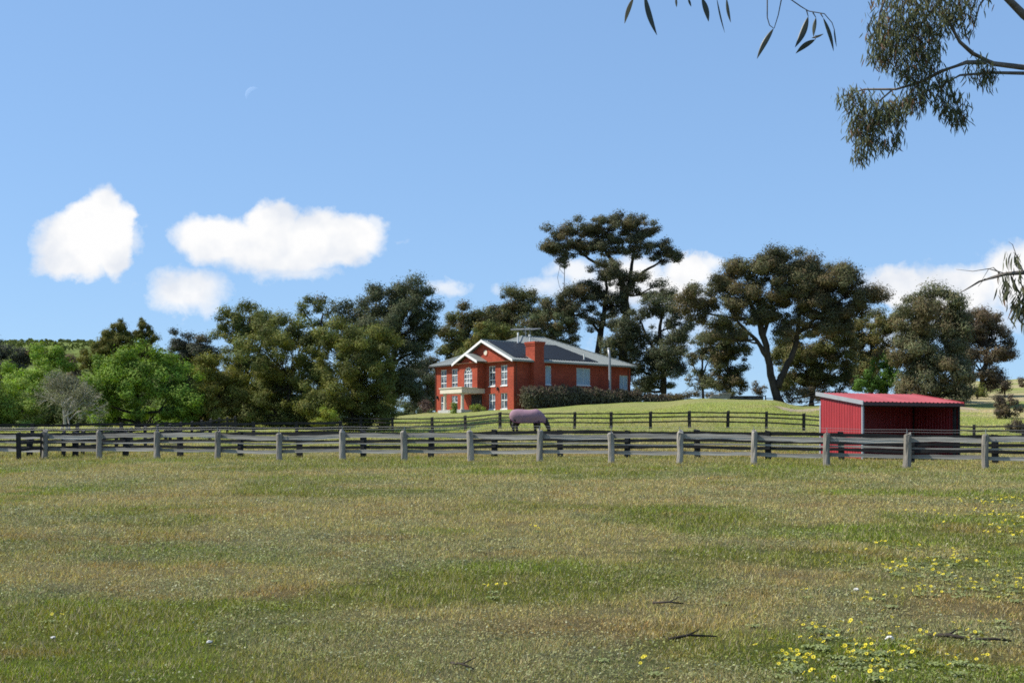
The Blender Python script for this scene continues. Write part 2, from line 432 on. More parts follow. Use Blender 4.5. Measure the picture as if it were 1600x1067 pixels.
def build_ground():
    def axis(n, near, far, lo_n, lo):
        t = np.linspace(0, 1, n)
        return near * np.sinh(t * math.asinh(far / near))
    xs = axis(190, 14, 1700, 0, 0); xs = np.concatenate([-xs[:0:-1], xs])
    ys = np.concatenate([np.array([-300, -120, -60, -30, -15, -8, -3.]), axis(420, 40, 2600, 0, 0)])
    X, Y = np.meshgrid(xs, ys)
    Z = ground(X, Y)
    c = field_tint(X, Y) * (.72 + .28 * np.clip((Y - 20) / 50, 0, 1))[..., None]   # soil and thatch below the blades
    nx, ny = len(xs), len(ys)
    v = np.stack([X, Y, Z], -1).reshape(-1, 3)
    i = np.arange(nx * ny).reshape(ny, nx)
    f = np.stack([i[:-1, :-1], i[:-1, 1:], i[1:, 1:], i[1:, :-1]], -1).reshape(-1, 4)
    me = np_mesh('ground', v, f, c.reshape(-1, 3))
    def fn(nt, out):
        N, L = nt.nodes.new, nt.links.new
        at = N('ShaderNodeAttribute'); at.attribute_name = 'tint'
        tc = N('ShaderNodeTexCoord')
        b = N('ShaderNodeBsdfPrincipled'); b.inputs['Roughness'].default_value = .95; b.inputs['Specular IOR Level'].default_value = .05
        n1 = N('ShaderNodeTexNoise'); n1.inputs['Scale'].default_value = 2.3; n1.inputs['Detail'].default_value = 8; n1.inputs['Roughness'].default_value = .75
        L(tc.outputs['Object'], n1.inputs[0])
        n2 = N('ShaderNodeTexNoise'); n2.inputs['Scale'].default_value = 11; n2.inputs['Detail'].default_value = 6; n2.inputs['Roughness'].default_value = .8
        L(tc.outputs['Object'], n2.inputs[0])
        m1 = N('ShaderNodeMapRange'); L(n1.outputs[0], m1.inputs[0]); m1.inputs[1].default_value = .3; m1.inputs[2].default_value = .7; m1.inputs[3].default_value = .6; m1.inputs[4].default_value = 1.3
        m2 = N('ShaderNodeMapRange'); L(n2.outputs[0], m2.inputs[0]); m2.inputs[1].default_value = .3; m2.inputs[2].default_value = .7; m2.inputs[3].default_value = .65; m2.inputs[4].default_value = 1.25
        mm = N('ShaderNodeMath'); mm.operation = 'MULTIPLY'; L(m1.outputs[0], mm.inputs[0]); L(m2.outputs[0], mm.inputs[1])
        hs = N('ShaderNodeHueSaturation'); L(at.outputs['Color'], hs.inputs['Color']); L(mm.outputs[0], hs.inputs['Value'])
        hm = N('ShaderNodeMapRange'); L(n2.outputs[1], hm.inputs[0]); hm.inputs[3].default_value = .485; hm.inputs[4].default_value = .515
        L(hm.outputs[0], hs.inputs['Hue'])
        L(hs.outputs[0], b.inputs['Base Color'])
        bp = N('ShaderNodeBump'); bp.inputs['Strength'].default_value = .9; bp.inputs['Distance'].default_value = .12
        L(n2.outputs[0], bp.inputs['Height']); L(bp.outputs[0], b.inputs['Normal'])
        L(b.outputs[0], out.inputs[0])
    o = link('ground', me, mat('pasture_ground', fn), smooth=True)
    tag(o, 'grassy paddock and lawn rising to the house', 'ground', kind='structure')
build_ground()


def build_hill():
    xs = np.linspace(-620, 40, 110); ys = np.linspace(430, 980, 60)
    X, Y = np.meshgrid(xs, ys)
    top = 60.5 * np.clip(1.12 - np.clip((X / Y + .27) / .20, 0, 1.2), 0, 1) ** .8 * np.clip(1 + 0 * X, 0, 1)
    top = 60.0 * (1 - np.clip((X / 720 + .30) / .19, 0, 1) ** 1.3)
    prof = np.sin(np.clip((Y - 430) / 290, 0, 1) * math.pi / 2) * np.where(Y > 720, np.cos(np.clip((Y - 720) / 300, 0, 1) * math.pi / 2), 1)
    Z = top * prof + (fbm(X / 40, Y / 40, 3, 3) - .5) * 2.2 * prof - 1
    v = np.stack([X, Y, Z], -1).reshape(-1, 3)
    i = np.arange(X.size).reshape(X.shape)
    f = np.stack([i[:-1, :-1], i[:-1, 1:], i[1:, 1:], i[1:, :-1]], -1).reshape(-1, 4)
    m = simple('hill_scrub_ground', (.12, .15, .040), .95, .05, var=.55, nscale=.09, bump=1, bscale=.5)
    o = link('hill', np_mesh('hill', v, f), m, smooth=True); tag(o, 'low scrub covered hill on the far left skyline', 'hill', kind='structure')
    # scrub on its near slope
    n = 1500
    px = rng.uniform(-560, -150, n); py = rng.uniform(520, 722, n)
    pz = np.array([np.interp(y, ys, Z[:, int(np.clip((x + 620) / 660 * 109, 0, 109))]) for x, y in zip(px, py)])
    r = rng.uniform(.8, 2.0, n)
    k = 26
    d = rng.normal(size=(n, k, 3)); d /= np.linalg.norm(d, axis=-1, keepdims=True); d[..., 2] = np.abs(d[..., 2])
    c = np.stack([px, py, pz], -1)[:, None] + d * r[:, None, None]
    base = np.where(rng.random((n, 1, 1)) < .5, np.array([.100, .125, .034]), np.array([.130, .155, .045]))
    me = leaf_mesh('scrub', c.reshape(-1, 3), rng.normal(size=(n * k, 3)), np.repeat(r, k) * .85, np.repeat(r, k) * .6,
                   (base * rng.uniform(.7, 1.3, (n, k, 1))).reshape(-1, 3))
    o = link('hill_scrub', me, M_LEAF); tag(o, 'scrub and bushes covering the far hill', 'scrub', kind='stuff')


# ------------------------------------------------------------------ leaves, trees
def leaf_mesh(name, c, axis, ln, wd, cols, nrm=None, tri=False):
    n = len(c)
    if nrm is not None:   # leaves lie roughly along the surface of their spray
        axis = axis - nrm * ((axis * nrm).sum(1) / np.maximum((nrm * nrm).sum(1), 1e-6))[:, None]
    d = axis / np.maximum(np.linalg.norm(axis, axis=1, keepdims=True), 1e-6)
    s = np.cross(d, rng.normal(size=(n, 3)) if nrm is None else nrm); s /= np.maximum(np.linalg.norm(s, axis=1, keepdims=True), 1e-6)
    ln = np.asarray(ln)[:, None] * .5; wd = np.asarray(wd)[:, None] * .5
    if tri:   # far away: one slim triangle each
        v = np.stack([c - d * ln * .8 - s * wd, c - d * ln * .5 + s * wd, c + d * ln * 1.1], 1).reshape(-1, 3)
        return np_mesh(name, v, np.arange(3 * n).reshape(n, 3), np.repeat(cols, 3, 0))
    v = np.stack([c - d * ln, c + s * wd - d * ln * .1, c + d * ln, c - s * wd - d * ln * .1], 1).reshape(-1, 3)
    return np_mesh(name, v, np.arange(4 * n).reshape(n, 4), np.repeat(cols, 4, 0))

def curve(a, b, sag, wob, n=6):
    a = np.array(a, float); b = np.array(b, float); L = np.linalg.norm(b - a)
    off = rng.normal(size=3) * wob * L; off[2] += sag * L
    return [a + (b - a) * t + off * math.sin(math.pi * t) for t in np.linspace(0, 1, n)]

NTRI = [0]
def crown(clumps, Y, pal, tip, tipf, pr, cov, leaf, droop=.5, flat=.7, updome=.35, asp=.42, depth=.8, grow=1.3):
    """leaf clumps: each ellipse (px, py, rx, ry) becomes a rounded mass carrying smaller domes of leaves"""
    s = Y / F
    puffs = []; out = [[], [], [], [], []]
    leaf = leaf * .85; L0 = leaf * s
    for cl in clumps:
        px, py, rx, ry = cl[:4]; rx = rx * grow; ry = ry * grow
        dy = cl[4] if len(cl) > 4 else rng.normal() * rx * s * .45
        c0 = P(px, py, Y); c0[1] += dy
        rz = rx * depth
        q = pr * min(1, (min(rx, ry) / (pr * 1.3)))
        n = max(4, int(2.6 * rx * ry / q ** 2 * (.5 + .5 * depth)))
        d = rng.normal(size=(n, 3)); d /= np.linalg.norm(d, axis=1, keepdims=True)
        rr = rng.uniform(.45, 1.05, n)[:, None]
        ext = np.array([max(rx - q * .55, 2), max(rz - q * .55, 2), max(ry - q * .35, 2)]) * s
        pc = c0 + d * ext * rr
        for k in range(n):
            r = q * s * rng.uniform(.5, 1.3)
            m = int(cov * 4 * math.pi * (r / s) ** 2 * .8 / (leaf * leaf * asp * .55))
            e = rng.normal(size=(m, 3)); e /= np.linalg.norm(e, axis=1, keepdims=True)
            e[:, 2] += updome; 
            rad = rng.uniform(.35, 1.0, m)[:, None] ** .55 * (1 + .26 * rng.normal(size=(m, 1)))
            pos = pc[k] + e * rad * np.array([r, r, r * flat])
            ax = rng.normal(size=(m, 3)); ax[:, 2] -= droop * 2
            col = np.array(pal) * 1.5 * rng.uniform(.66, 1.35)
            if rng.random() < tipf: col = col * .35 + np.array(tip) * .9
            col = col * rng.uniform(.88, 1.14, (m, 1)) * (1 + rng.normal(size=(m, 3)) * .07)
            out[0].append(pos); out[1].append(ax); out[3].append(e + rng.normal(size=(m, 3)) * .32); out[2].append(L0 * rng.uniform(.6, 1.35, m)); out[4].append(np.clip(col, .004, 1))
        puffs.append((c0, pc))
    pos = np.concatenate(out[0]); ln = np.concatenate(out[2])
    NTRI[0] += len(pos)
    return puffs, leaf_mesh('crown', pos, np.concatenate(out[1]), ln, ln * asp, np.concatenate(out[4]), np.concatenate(out[3]), True)

def tree(name, label, Y, base, clumps, pal, trunks=None, tip=(.10, .07, .03), tipf=.2, pr=15, cov=.8, leaf=4.6, bark=None,
         droop=.5, flat=.7, cat='tree', group=None, tr=5, twigs=.5, limb=1.0, depth=.8, asp=.42, updome=.35, grow=1.38, down=3):
    s = Y / F
    clumps = [(c[0], c[1] + down) + tuple(c[2:]) for c in clumps]
    bx = (base[0] - 800) * s
    bz = float(ground(bx, Y))
    root = empty(name, (bx, Y, bz), label=label, cat=cat, group=group)
    off = np.array([bx, Y, bz])
    bark = bark or M_BARK
    if trunks is None:
        tx = np.mean([c[0] for c in clumps]); ty = np.mean([c[1] for c in clumps])
        trunks = [[(base[0], None, tr), (base[0] * .7 + tx * .3, base[1] * .6 + ty * .4, tr * .8), (tx, ty, tr * .5)]]
    mb = MB(); paths = []
    for tk in trunks:
        pts = []; rad = []
        for (px, py, r) in tk:
            p = P(px, py, Y) if py is not None else np.array([(px - 800) * s, Y, float(ground((px - 800) * s, Y)) - .25])
            pts.append(p - off); rad.append(r * s)
        # resample with a little wander
        pp, rr = [], []
        for a in range(len(pts) - 1):
            for t in np.linspace(0, 1, 5)[:-1]:
                pp.append(pts[a] * (1 - t) + pts[a + 1] * t + rng.normal(size=3) * rad[a] * .18 * (1 if a + t > 0 else 0)); rr.append(rad[a] * (1 - t) + rad[a + 1] * t)
        pp.append(pts[-1]); rr.append(rad[-1])
        rr[0] *= 1.35
        mb.tube(pp, rr, 9); paths.append((np.array(pp), np.array(rr)))
    mb.build('trunk', bark, root, smooth=True)
    puffs, me = crown(clumps, Y, pal, tip, tipf, pr, cov, leaf, droop, flat, updome, asp, depth, grow)
    o = link('crown', me, M_LEAF, root); o.location = -off
    lb = MB()
    AP = np.concatenate([p for p, r in paths]); AR = np.concatenate([r for p, r in paths])
    for c0, pc in puffs:
        c = c0 - off
        dd = np.linalg.norm((AP - c) * np.array([1, .6, .8]), axis=1) + np.maximum(AP[:, 2] - c[2] + .5, 0) * 3
        j = int(np.argmin(dd)); r0 = max(AR[j] * .62 * limb, .7 * s)
        cv = curve(AP[j], c, -.06, .07)
        lb.tube(cv, np.linspace(r0, max(r0 * .4, .45 * s), len(cv)), 6, cap=False)
        for q in pc:
            if rng.random() < twigs:
                k = rng.integers(2, 5)
                cv2 = curve(cv[k], q - off, .05, .10, 5)
                lb.tube(cv2, np.linspace(r0 * .42, .3 * s, 5), 5, cap=False)
    if lb.v: lb.build('branches', bark, root, smooth=True)['kind'] = 'stuff'
    return root

def shrub(name, label, Y, clumps, pal, tip=(.1, .07, .03), tipf=.2, pr=9, cov=.8, leaf=4, droop=-.3, cat='shrub', group=None, base=None, **kw):
    bx = base or np.mean([c[0] for c in clumps])
    ty = min(c[1] for c in clumps)
    return tree(name, label, Y, (bx, max(c[1] + c[3] for c in clumps)), clumps, pal, tip=tip, tipf=tipf, pr=pr, cov=cov, leaf=leaf, droop=droop, cat=cat, group=group,
                tr=1.4, twigs=.4, flat=.85, **kw)
build_hill()

EUC = (.062, .066, .028); EUCG = (.088, .094, .048); EUCO = (.080, .083, .030); WAT = (.135, .135, .030); WATD = (.084, .094, .027)
LIME = (.150, .215, .030); GRN = (.112, .170, .028); CON = (.080, .082, .018); PINE = (.055, .100, .020); BRN = (.112, .086, .042); GREYL = (.20, .20, .11)
LG = 'trees behind the fence on the left'; HG = 'gum trees around the house'; RG = 'gum trees along the crest on the right'

# ------------------------------------------------------------------ trees, left
tree('leafy_tree', 'large rounded bright green leafy tree behind the left end of the fence', 104, (215, 668),
     [(175, 575, 36, 30), (225, 560, 48, 32), (272, 590, 38, 36), (160, 620, 32, 30), (212, 615, 52, 40), (287, 630, 34, 32), (240, 645, 58, 24), (160, 648, 28, 22), (205, 590, 40, 30)],
     GRN, tip=LIME, tipf=.4, pr=15, cov=.8, leaf=5, droop=.1, group=LG, tr=5, grow=1.12)
tree('lime_tree', 'lime green young tree rising left of the bare grey tree', 126, (58, 668),
     [(60, 563, 30, 22), (38, 590, 26, 25), (82, 585, 18, 20), (55, 615, 30, 24)], LIME, tip=GRN, tipf=.3, pr=12, leaf=5, droop=.0, group=LG, tr=4)
tree('leafy_shrub', 'yellow green bushy tree at the left edge of the picture', 100, (0, 668),
     [(5, 618, 34, 28), (22, 648, 34, 24), (-25, 635, 34, 38)], (.135, .180, .038), tip=LIME, tipf=.3, pr=12, leaf=4.6, droop=-.2, group=LG, tr=3.5)
tree('conifer', 'pointed dark golden conifer, left of two behind the bright green tree', 132, (178, 668),
     [(187, 506, 4, 9), (178, 514, 4, 8), (164, 526, 5, 9), (198, 518, 5, 9), (186, 518, 9, 14), (176, 532, 16, 16), (192, 540, 18, 18), (164, 548, 20, 16), (150, 562, 24, 16), (180, 565, 30, 24)], CON, tip=(.11, .10, .025), tipf=.3, pr=8, leaf=6.5, droop=-.9, asp=.2, group=LG, tr=5, cov=1.1, grow=1.4)
tree('conifer', 'pointed dark golden conifer, right of two behind the bright green tree', 134, (224, 668),
     [(221, 507, 4, 9), (232, 514, 4, 8), (214, 520, 4, 8), (222, 518, 8, 12), (230, 532, 13, 15), (216, 540, 15, 16), (228, 555, 20, 18)], CON, tip=(.11, .10, .025), tipf=.3, pr=8, leaf=6.5, droop=-.9, asp=.2, group=LG, tr=4, cov=1.1, grow=1.4)
for i, (cx, cy, lab) in enumerate([(286, 540, 'small dark tree on the skyline right of the two conifers'), (318, 545, 'small dark tree on the skyline left of the tall wattle')]):
    tree('distant_tree', lab, 180, (cx, 650), [(cx, cy - 4, 17, 20), (cx - 12, cy + 12, 16, 18), (cx + 12, cy + 14, 16, 18), (cx, cy + 45, 24, 30)], (.050, .052, .034), tipf=.1, pr=9, leaf=4.2, group=LG, tr=4)
tree('distant_tree', 'dark grey green tree against the hill at the far left', 215, (20, 655),
     [(12, 565, 26, 20), (40, 558, 18, 18), (-18, 560, 26, 26), (15, 595, 36, 24), (0, 625, 45, 30)], (.046, .050, .036), tipf=.1, pr=10, leaf=4, group=LG, tr=5)
tree('russet_shrub', 'small russet shrub below the hill between lime tree and conifer', 150, (112, 650), [(112, 566, 16, 14), (115, 590, 20, 22), (110, 620, 22, 22)], (.10, .075, .045), tipf=.2, pr=8, leaf=4, group=LG, tr=2)
tree('wattle_tree', 'low olive yellow wattle between bright green tree and dark wattles', 108, (330, 668),
     [(325, 575, 26, 20), (352, 600, 30, 28), (330, 640, 34, 28), (308, 648, 22, 18), (376, 635, 25, 32), (340, 612, 30, 25)], WAT, tip=(.13, .115, .03), tipf=.35, pr=12, leaf=4.2, group=LG, tr=4)
tree('wattle_tree', 'tall open wattle with bare stems showing under its domed crown', 116, (382, 668),
     [(388, 492, 34, 18), (362, 515, 24, 20), (412, 512, 26, 18), (382, 560, 34, 22), (400, 600, 34, 32), (428, 530, 16, 16), (385, 640, 34, 26)], WATD, tip=WAT, tipf=.4, pr=11, leaf=4, group=LG,
     trunks=[[(382, None, 4), (384, 600, 3.5), (388, 545, 2.6), (392, 500, 1.5)], [(383, 610, 2.6), (372, 560, 2.2), (362, 520, 1.4)], [(385, 600, 2.5), (405, 550, 2), (415, 515, 1.3)]], twigs=.9)
tree('wattle_tree', 'broad olive wattle, left of the two dark domes in the middle of the grove', 108, (452, 668),
     [(442, 512, 34, 20), (425, 548, 34, 26), (472, 542, 34, 28), (420, 590, 30, 30), (455, 600, 45, 38), (428, 640, 38, 26), (484, 640, 36, 26), (490, 590, 28, 34)], WATD, tip=WAT, tipf=.35, pr=14, leaf=4.4, group=LG, tr=5, grow=1.5)
tree('sparse_wattle', 'thin wattle with see through crown on the skyline above the grove', 120, (502, 668),
     [(496, 477, 28, 10), (516, 492, 12, 12), (474, 486, 14, 9), (500, 500, 16, 8)], WATD, tipf=.1, pr=9, cov=.5, leaf=4, group=LG, twigs=1,
     trunks=[[(502, None, 3.5), (500, 560, 2.8), (498, 520, 2.2), (505, 490, 1.2)], [(499, 530, 2), (484, 500, 1.3), (474, 488, .9)], [(500, 525, 2), (514, 505, 1.2)]])
tree('wattle_tree', 'broad olive wattle, right of the two dark domes, beside the tall gum', 104, (548, 668),
     [(540, 522, 38, 22), (580, 538, 34, 26), (524, 560, 30, 30), (566, 580, 42, 34), (540, 620, 46, 36), (592, 612, 32, 34), (514, 640, 28, 24), (566, 646, 42, 20)], WATD, tip=WAT, tipf=.35, pr=14, leaf=4.4, group=LG, tr=5, grow=1.5)
tree('gum_tree', 'tall dark gum with bare lower trunk standing left of the house', 111, (602, 672),
     [(598, 475, 40, 28), (642, 478, 38, 34), (558, 488, 34, 20), (632, 515, 46, 28), (592, 520, 40, 26), (662, 505, 20, 24), (655, 548, 16, 11), (620, 570, 32, 34), (636, 605, 22, 28), (608, 605, 22, 24), (635, 455, 26, 16), (575, 540, 30, 24)],
     (.054, .062, .032), tip=EUCG, tipf=.25, pr=14, leaf=4.4, group=LG,
     trunks=[[(602, None, 6.5), (603, 625, 5.5), (612, 570, 4.5), (622, 520, 3), (635, 475, 2)], [(610, 575, 3.5), (596, 530, 2.6), (582, 490, 1.5)]])
shrub('undergrowth', 'dark tangle of undergrowth filling the space beneath the left hand trees', 122,
      [(x, 650 + random.uniform(-12, 6), 34, 22) for x in range(-20, 600, 42)], (.060, .075, .024), tip=GRN, tipf=.25, pr=14, cov=.6, leaf=5.5, base=300, group=LG)
shrub('flowering_shrub', 'small golden leafed shrub at the foot of the grove', 98, [(512, 652, 14, 12), (502, 660, 14, 9)], (.17, .17, .03), tip=LIME, tipf=.3, pr=7, leaf=4)

def bare_tree():
    Y = 98; s = Y / F; bx = (98 - 800) * s; bz = float(ground(bx, Y))
    root = empty('bare_tree', (bx, Y, bz), label='bare grey tree with pale twiggy crown beside the bright green tree', cat='tree', group=LG)
    mb, tw = MB(), MB(); leaves = []
    def grow(p, d, ln, r, lev):
        q = p + d * ln
        m = (p + q) / 2 + rng.normal(size=3) * ln * .08
        (mb if lev < 3 else tw).tube([p, m, q], [r, r * .85, r * .7], 6 if lev < 3 else 4, cap=False)
        if lev >= 4: leaves.append(q); leaves.append(m)
        if lev >= 5 or r < .003: return
        for k in range(3 if lev < 5 else 2):
            nd = d + rng.normal(size=3) * (.50 if lev else .62); nd[2] += .12; nd /= np.linalg.norm(nd)
            grow(q if k else m * .3 + q * .7, nd, ln * rng.uniform(.68, .86), r * .62, lev + 1)
    for k in range(5):
        d = np.array([rng.uniform(-.55, .55), rng.uniform(-.4, .4), 1.0]); d /= np.linalg.norm(d)
        grow(np.array([rng.uniform(-.5, .5), rng.uniform(-.3, .3), -.2]), d, 1.35, .085, 0)
    mat_t = simple('grey_twigs', (.42, .39, .34), .9, .1, var=.3, nscale=4)
    mb.build('trunk', mat_t, root, smooth=True); tw.build('twigs', mat_t, root)
    c = np.repeat(np.array(leaves), 2, 0); c = c + rng.normal(size=c.shape) * .12
    col = np.array(GREYL) * rng.uniform(.7, 1.3, (len(c), 1))
    link('crown', leaf_mesh('crown', c, rng.normal(size=c.shape), np.full(len(c), .17), np.full(len(c), .07), col), M_LEAF, root)
bare_tree()

# ------------------------------------------------------------------ trees around the house
tree('grey_gum', 'soft grey green gum left of and behind the house', 190, (664, 640),
     [(668, 580, 22, 18), (650, 600, 24, 24), (684, 592, 16, 22), (655, 625, 26, 16), (680, 618, 18, 18)], (.085, .092, .060), tipf=.15, pr=11, leaf=3.8, group=HG, tr=4)
tree('gum_tree', 'dark spreading gum behind the left end of the house roof', 190, (728, 620),
     [(716, 492, 26, 17), (738, 508, 28, 22), (704, 528, 20, 22), (726, 542, 30, 20), (746, 535, 20, 22), (700, 548, 13, 10), (735, 575, 30, 22)], EUCO, tip=BRN, tipf=.3, pr=11, leaf=3.8, group=HG, tr=6)
tree('gum_tree', 'tall dark gum directly behind the chimney and aerial', 192, (805, 620),
     [(802, 466, 30, 17), (780, 488, 28, 20), (828, 478, 26, 22), (764, 502, 18, 16), (812, 505, 36, 22), (842, 500, 14, 20), (790, 540, 40, 25)], (.072, .073, .030), tip=BRN, tipf=.35, pr=12, leaf=3.8, group=HG, tr=6)
tree('wattle_tree', 'olive yellow wattle just behind the house roof, left of the aerial', 176, (775, 620),
     [(757, 515, 14, 13), (768, 535, 24, 18), (792, 525, 22, 16), (740, 540, 16, 14), (760, 565, 30, 18)], WATD, tip=(.14, .11, .03), tipf=.3, pr=9, leaf=4, group=HG, tr=4)
tree('wattle_tree', 'bushy olive gum behind the house roof, right of the aerial', 177, (868, 620),
     [(830, 506, 22, 14), (868, 505, 28, 18), (890, 525, 15, 22), (850, 525, 24, 18), (878, 545, 24, 16), (862, 480, 16, 13), (870, 570, 30, 18)], (.070, .080, .038), tip=BRN, tipf=.35, pr=10, leaf=4, group=HG, tr=4)
tree('gum_tree', 'very tall gum with umbrella crown rising behind the right end of the house', 178, (955, 625),
     [(886, 366, 30, 20), (918, 352, 32, 15), (960, 352, 34, 16), (1000, 352, 30, 17), (1024, 384, 26, 13), (1046, 398, 16, 14), (936, 380, 26, 17), (985, 380, 26, 15), (874, 388, 18, 12), (882, 404, 9, 8), (905, 384, 22, 12),
      (945, 424, 24, 17), (985, 430, 22, 10), (920, 448, 22, 14), (896, 462, 28, 16), (878, 478, 18, 10), (1010, 448, 26, 12), (958, 470, 26, 14), (940, 500, 20, 14), (905, 482, 24, 10)],
     (.068, .068, .036), tip=BRN, tipf=.18, pr=10, leaf=3.6, group=HG, cov=.85, twigs=.8, grow=1.5, down=7,
     trunks=[[(975, None, 8.5), (975, 545, 7.5), (977, 470, 6), (968, 430, 4), (948, 395, 2.5), (935, 370, 1.2)], [(977, 470, 4), (985, 430, 3), (990, 395, 2), (998, 365, 1)],
             [(975, 455, 3.5), (1005, 425, 2.2), (1040, 405, 1.2)], [(965, 425, 3), (920, 405, 2), (890, 380, 1)], [(932, None, 7), (934, 550, 5.5), (942, 500, 4), (948, 450, 2.5), (945, 430, 1.5)], [(938, 520, 2.5), (915, 495, 1.6), (880, 488, .9)]])
tree('gum_tree', 'dark heavy gum at the right end of the house below the umbrella crown', 172, (1037, 625),
     [(998, 500, 34, 20), (1036, 478, 34, 20), (1056, 508, 24, 24), (1010, 540, 36, 24), (1046, 556, 26, 26), (1014, 575, 30, 20), (1002, 600, 20, 13), (1030, 600, 26, 12), (975, 525, 22, 22), (968, 575, 22, 26), (955, 545, 18, 20), (1058, 535, 16, 18)],
     (.058, .063, .034), tip=EUCG, tipf=.3, pr=12, leaf=3.9, group=HG, trunks=[[(1037, None, 5), (1036, 575, 4), (1030, 520, 3), (1036, 480, 1.5)], [(1033, 560, 3), (1012, 530, 2), (1000, 500, 1.2)]])
tree('small_gum', 'thin small gum with bare lower stems on the crest right of the house', 162, (1100, 618),
     [(1098, 542, 18, 16), (1086, 590, 13, 12), (1108, 592, 12, 12), (1100, 522, 12, 8), (1080, 560, 10, 8)], EUCG, tip=BRN, tipf=.2, pr=9, cov=.6, leaf=4, group=HG, twigs=.9, grow=1.6,
     trunks=[[(1100, None, 2.2), (1097, 590, 1.8), (1098, 545, 1.2)], [(1099, 600, 1.5), (1085, 575, 1), (1080, 560, .7)], [(1098, 585, 1.4), (1108, 560, .8)]])
tree('small_gum', 'small dense gum on the crest left of the big leaning gum', 158, (1140, 618),
     [(1132, 515, 20, 18), (1124, 542, 18, 20), (1146, 568, 22, 26), (1130, 580, 18, 22), (1138, 602, 26, 11), (1150, 540, 16, 16)], EUC, tip=BRN, tipf=.3, pr=10, leaf=4, group=HG, tr=3, grow=1.6)

# ------------------------------------------------------------------ trees, right
tree('gum_tree', 'huge spreading gum with leaning dark trunk on the crest left of the shed', 141, (1218, 624),
     [(1180, 408, 30, 14), (1150, 424, 28, 17), (1200, 430, 35, 24), (1236, 402, 22, 20), (1262, 418, 30, 20), (1300, 410, 28, 15), (1325, 430, 20, 20), (1118, 440, 24, 14), (1086, 452, 18, 16), (1072, 472, 15, 15), (1090, 492, 14, 12),
      (1165, 458, 30, 18), (1214, 465, 30, 24), (1256, 460, 35, 28), (1300, 455, 35, 28), (1336, 462, 16, 16), (1366, 456, 18, 13), (1142, 482, 24, 15), (1125, 512, 20, 14), (1110, 470, 22, 16), (1190, 480, 24, 16), (1312, 498, 28, 20), (1270, 502, 30, 20), (1345, 478, 14, 10), (1226, 500, 20, 22), (1178, 492, 18, 10), (1195, 400, 18, 12), (1160, 520, 14, 8), (1280, 440, 40, 30)],
     (.072, .070, .034), tip=BRN, tipf=.3, pr=14, leaf=4.2, group=RG, twigs=.6, cov=1.0, grow=1.42, down=8,
     trunks=[[(1218, None, 7), (1204, 585, 5.8), (1198, 550, 5), (1188, 510, 5), (1172, 475, 3.5), (1165, 445, 1.8)], [(1214, 605, 6), (1228, 575, 5), (1242, 545, 4.2), (1248, 500, 3.2), (1252, 450, 2)],
             [(1198, 555, 4), (1180, 530, 3), (1155, 505, 2), (1140, 485, 1.2)], [(1192, 530, 3.5), (1205, 490, 2.6), (1206, 445, 1.5)], [(1247, 520, 3), (1285, 490, 2.4), (1320, 465, 1.4)], [(1186, 500, 2.6), (1130, 495, 1.8), (1085, 485, 1)]])
tree('gum_tree', 'dense lower gum tucked under the right side of the huge gum', 148, (1268, 624),
     [(1232, 545, 22, 22), (1262, 540, 26, 22), (1292, 535, 24, 20), (1250, 575, 26, 22), (1284, 572, 24, 22), (1318, 548, 17, 24), (1240, 602, 20, 14), (1275, 600, 22, 14), (1318, 585, 16, 20)], EUCO, tip=BRN, tipf=.35, pr=12, leaf=4.4, group=RG, tr=4, grow=1.65)
tree('wattle_tree', 'golden olive tree between the huge gum and the grey gum', 158, (1362, 618),
     [(1372, 494, 22, 11), (1350, 514, 20, 18), (1376, 528, 20, 24), (1340, 545, 16, 20), (1362, 562, 20, 18), (1344, 588, 20, 16), (1385, 510, 12, 14)], (.085, .085, .030), tip=(.13, .10, .03), tipf=.4, pr=11, leaf=4.2, group=RG, tr=4, grow=1.65)
shrub('pine_bush', 'fresh green bushy pine behind the shed roof', 138, [(1372, 588, 28, 20), (1392, 572, 16, 16), (1352, 600, 18, 12), (1385, 605, 24, 12)], PINE, tip=(.08, .14, .02), tipf=.35, pr=9, leaf=4.4)
shrub('russet_shrub', 'small russet topped bush behind the green pine bush', 142, [(1384, 556, 15, 9), (1338, 600, 8, 10)], (.11, .08, .04), tipf=.3, pr=7, leaf=4)
tree('grey_gum', 'tall grey green gum standing right behind the shed', 134, (1475, 640),
     [(1450, 468, 26, 20), (1480, 474, 22, 20), (1426, 494, 24, 22), (1456, 504, 40, 26), (1490, 508, 20, 28), (1418, 530, 22, 26), (1460, 545, 40, 30), (1500, 550, 18, 26), (1424, 570, 24, 28), (1470, 588, 40, 30), (1430, 605, 26, 20), (1492, 608, 22, 24), (1455, 620, 34, 16)],
     (.092, .094, .050), tip=BRN, tipf=.3, pr=15, cov=.95, leaf=4.6, grow=1.45, group=RG, droop=.9, tr=7,
     trunks=[[(1500, None, 6), (1496, 600, 5), (1480, 540, 4), (1465, 490, 2)], [(1465, None, 5), (1455, 580, 4), (1440, 520, 2.5)]])
tree('brown_gum', 'brownish gum at the right of the row, with clear sky beside it', 152, (1532, 620),
     [(1535, 493, 28, 14), (1518, 515, 20, 20), (1556, 514, 24, 22), (1535, 545, 34, 25), (1568, 550, 17, 12), (1525, 574, 24, 22), (1545, 590, 20, 12), (1580, 530, 8, 8)], (.085, .070, .045), tip=(.125, .09, .05), tipf=.4, pr=11, leaf=4.2, group=RG, tr=5, grow=1.5)
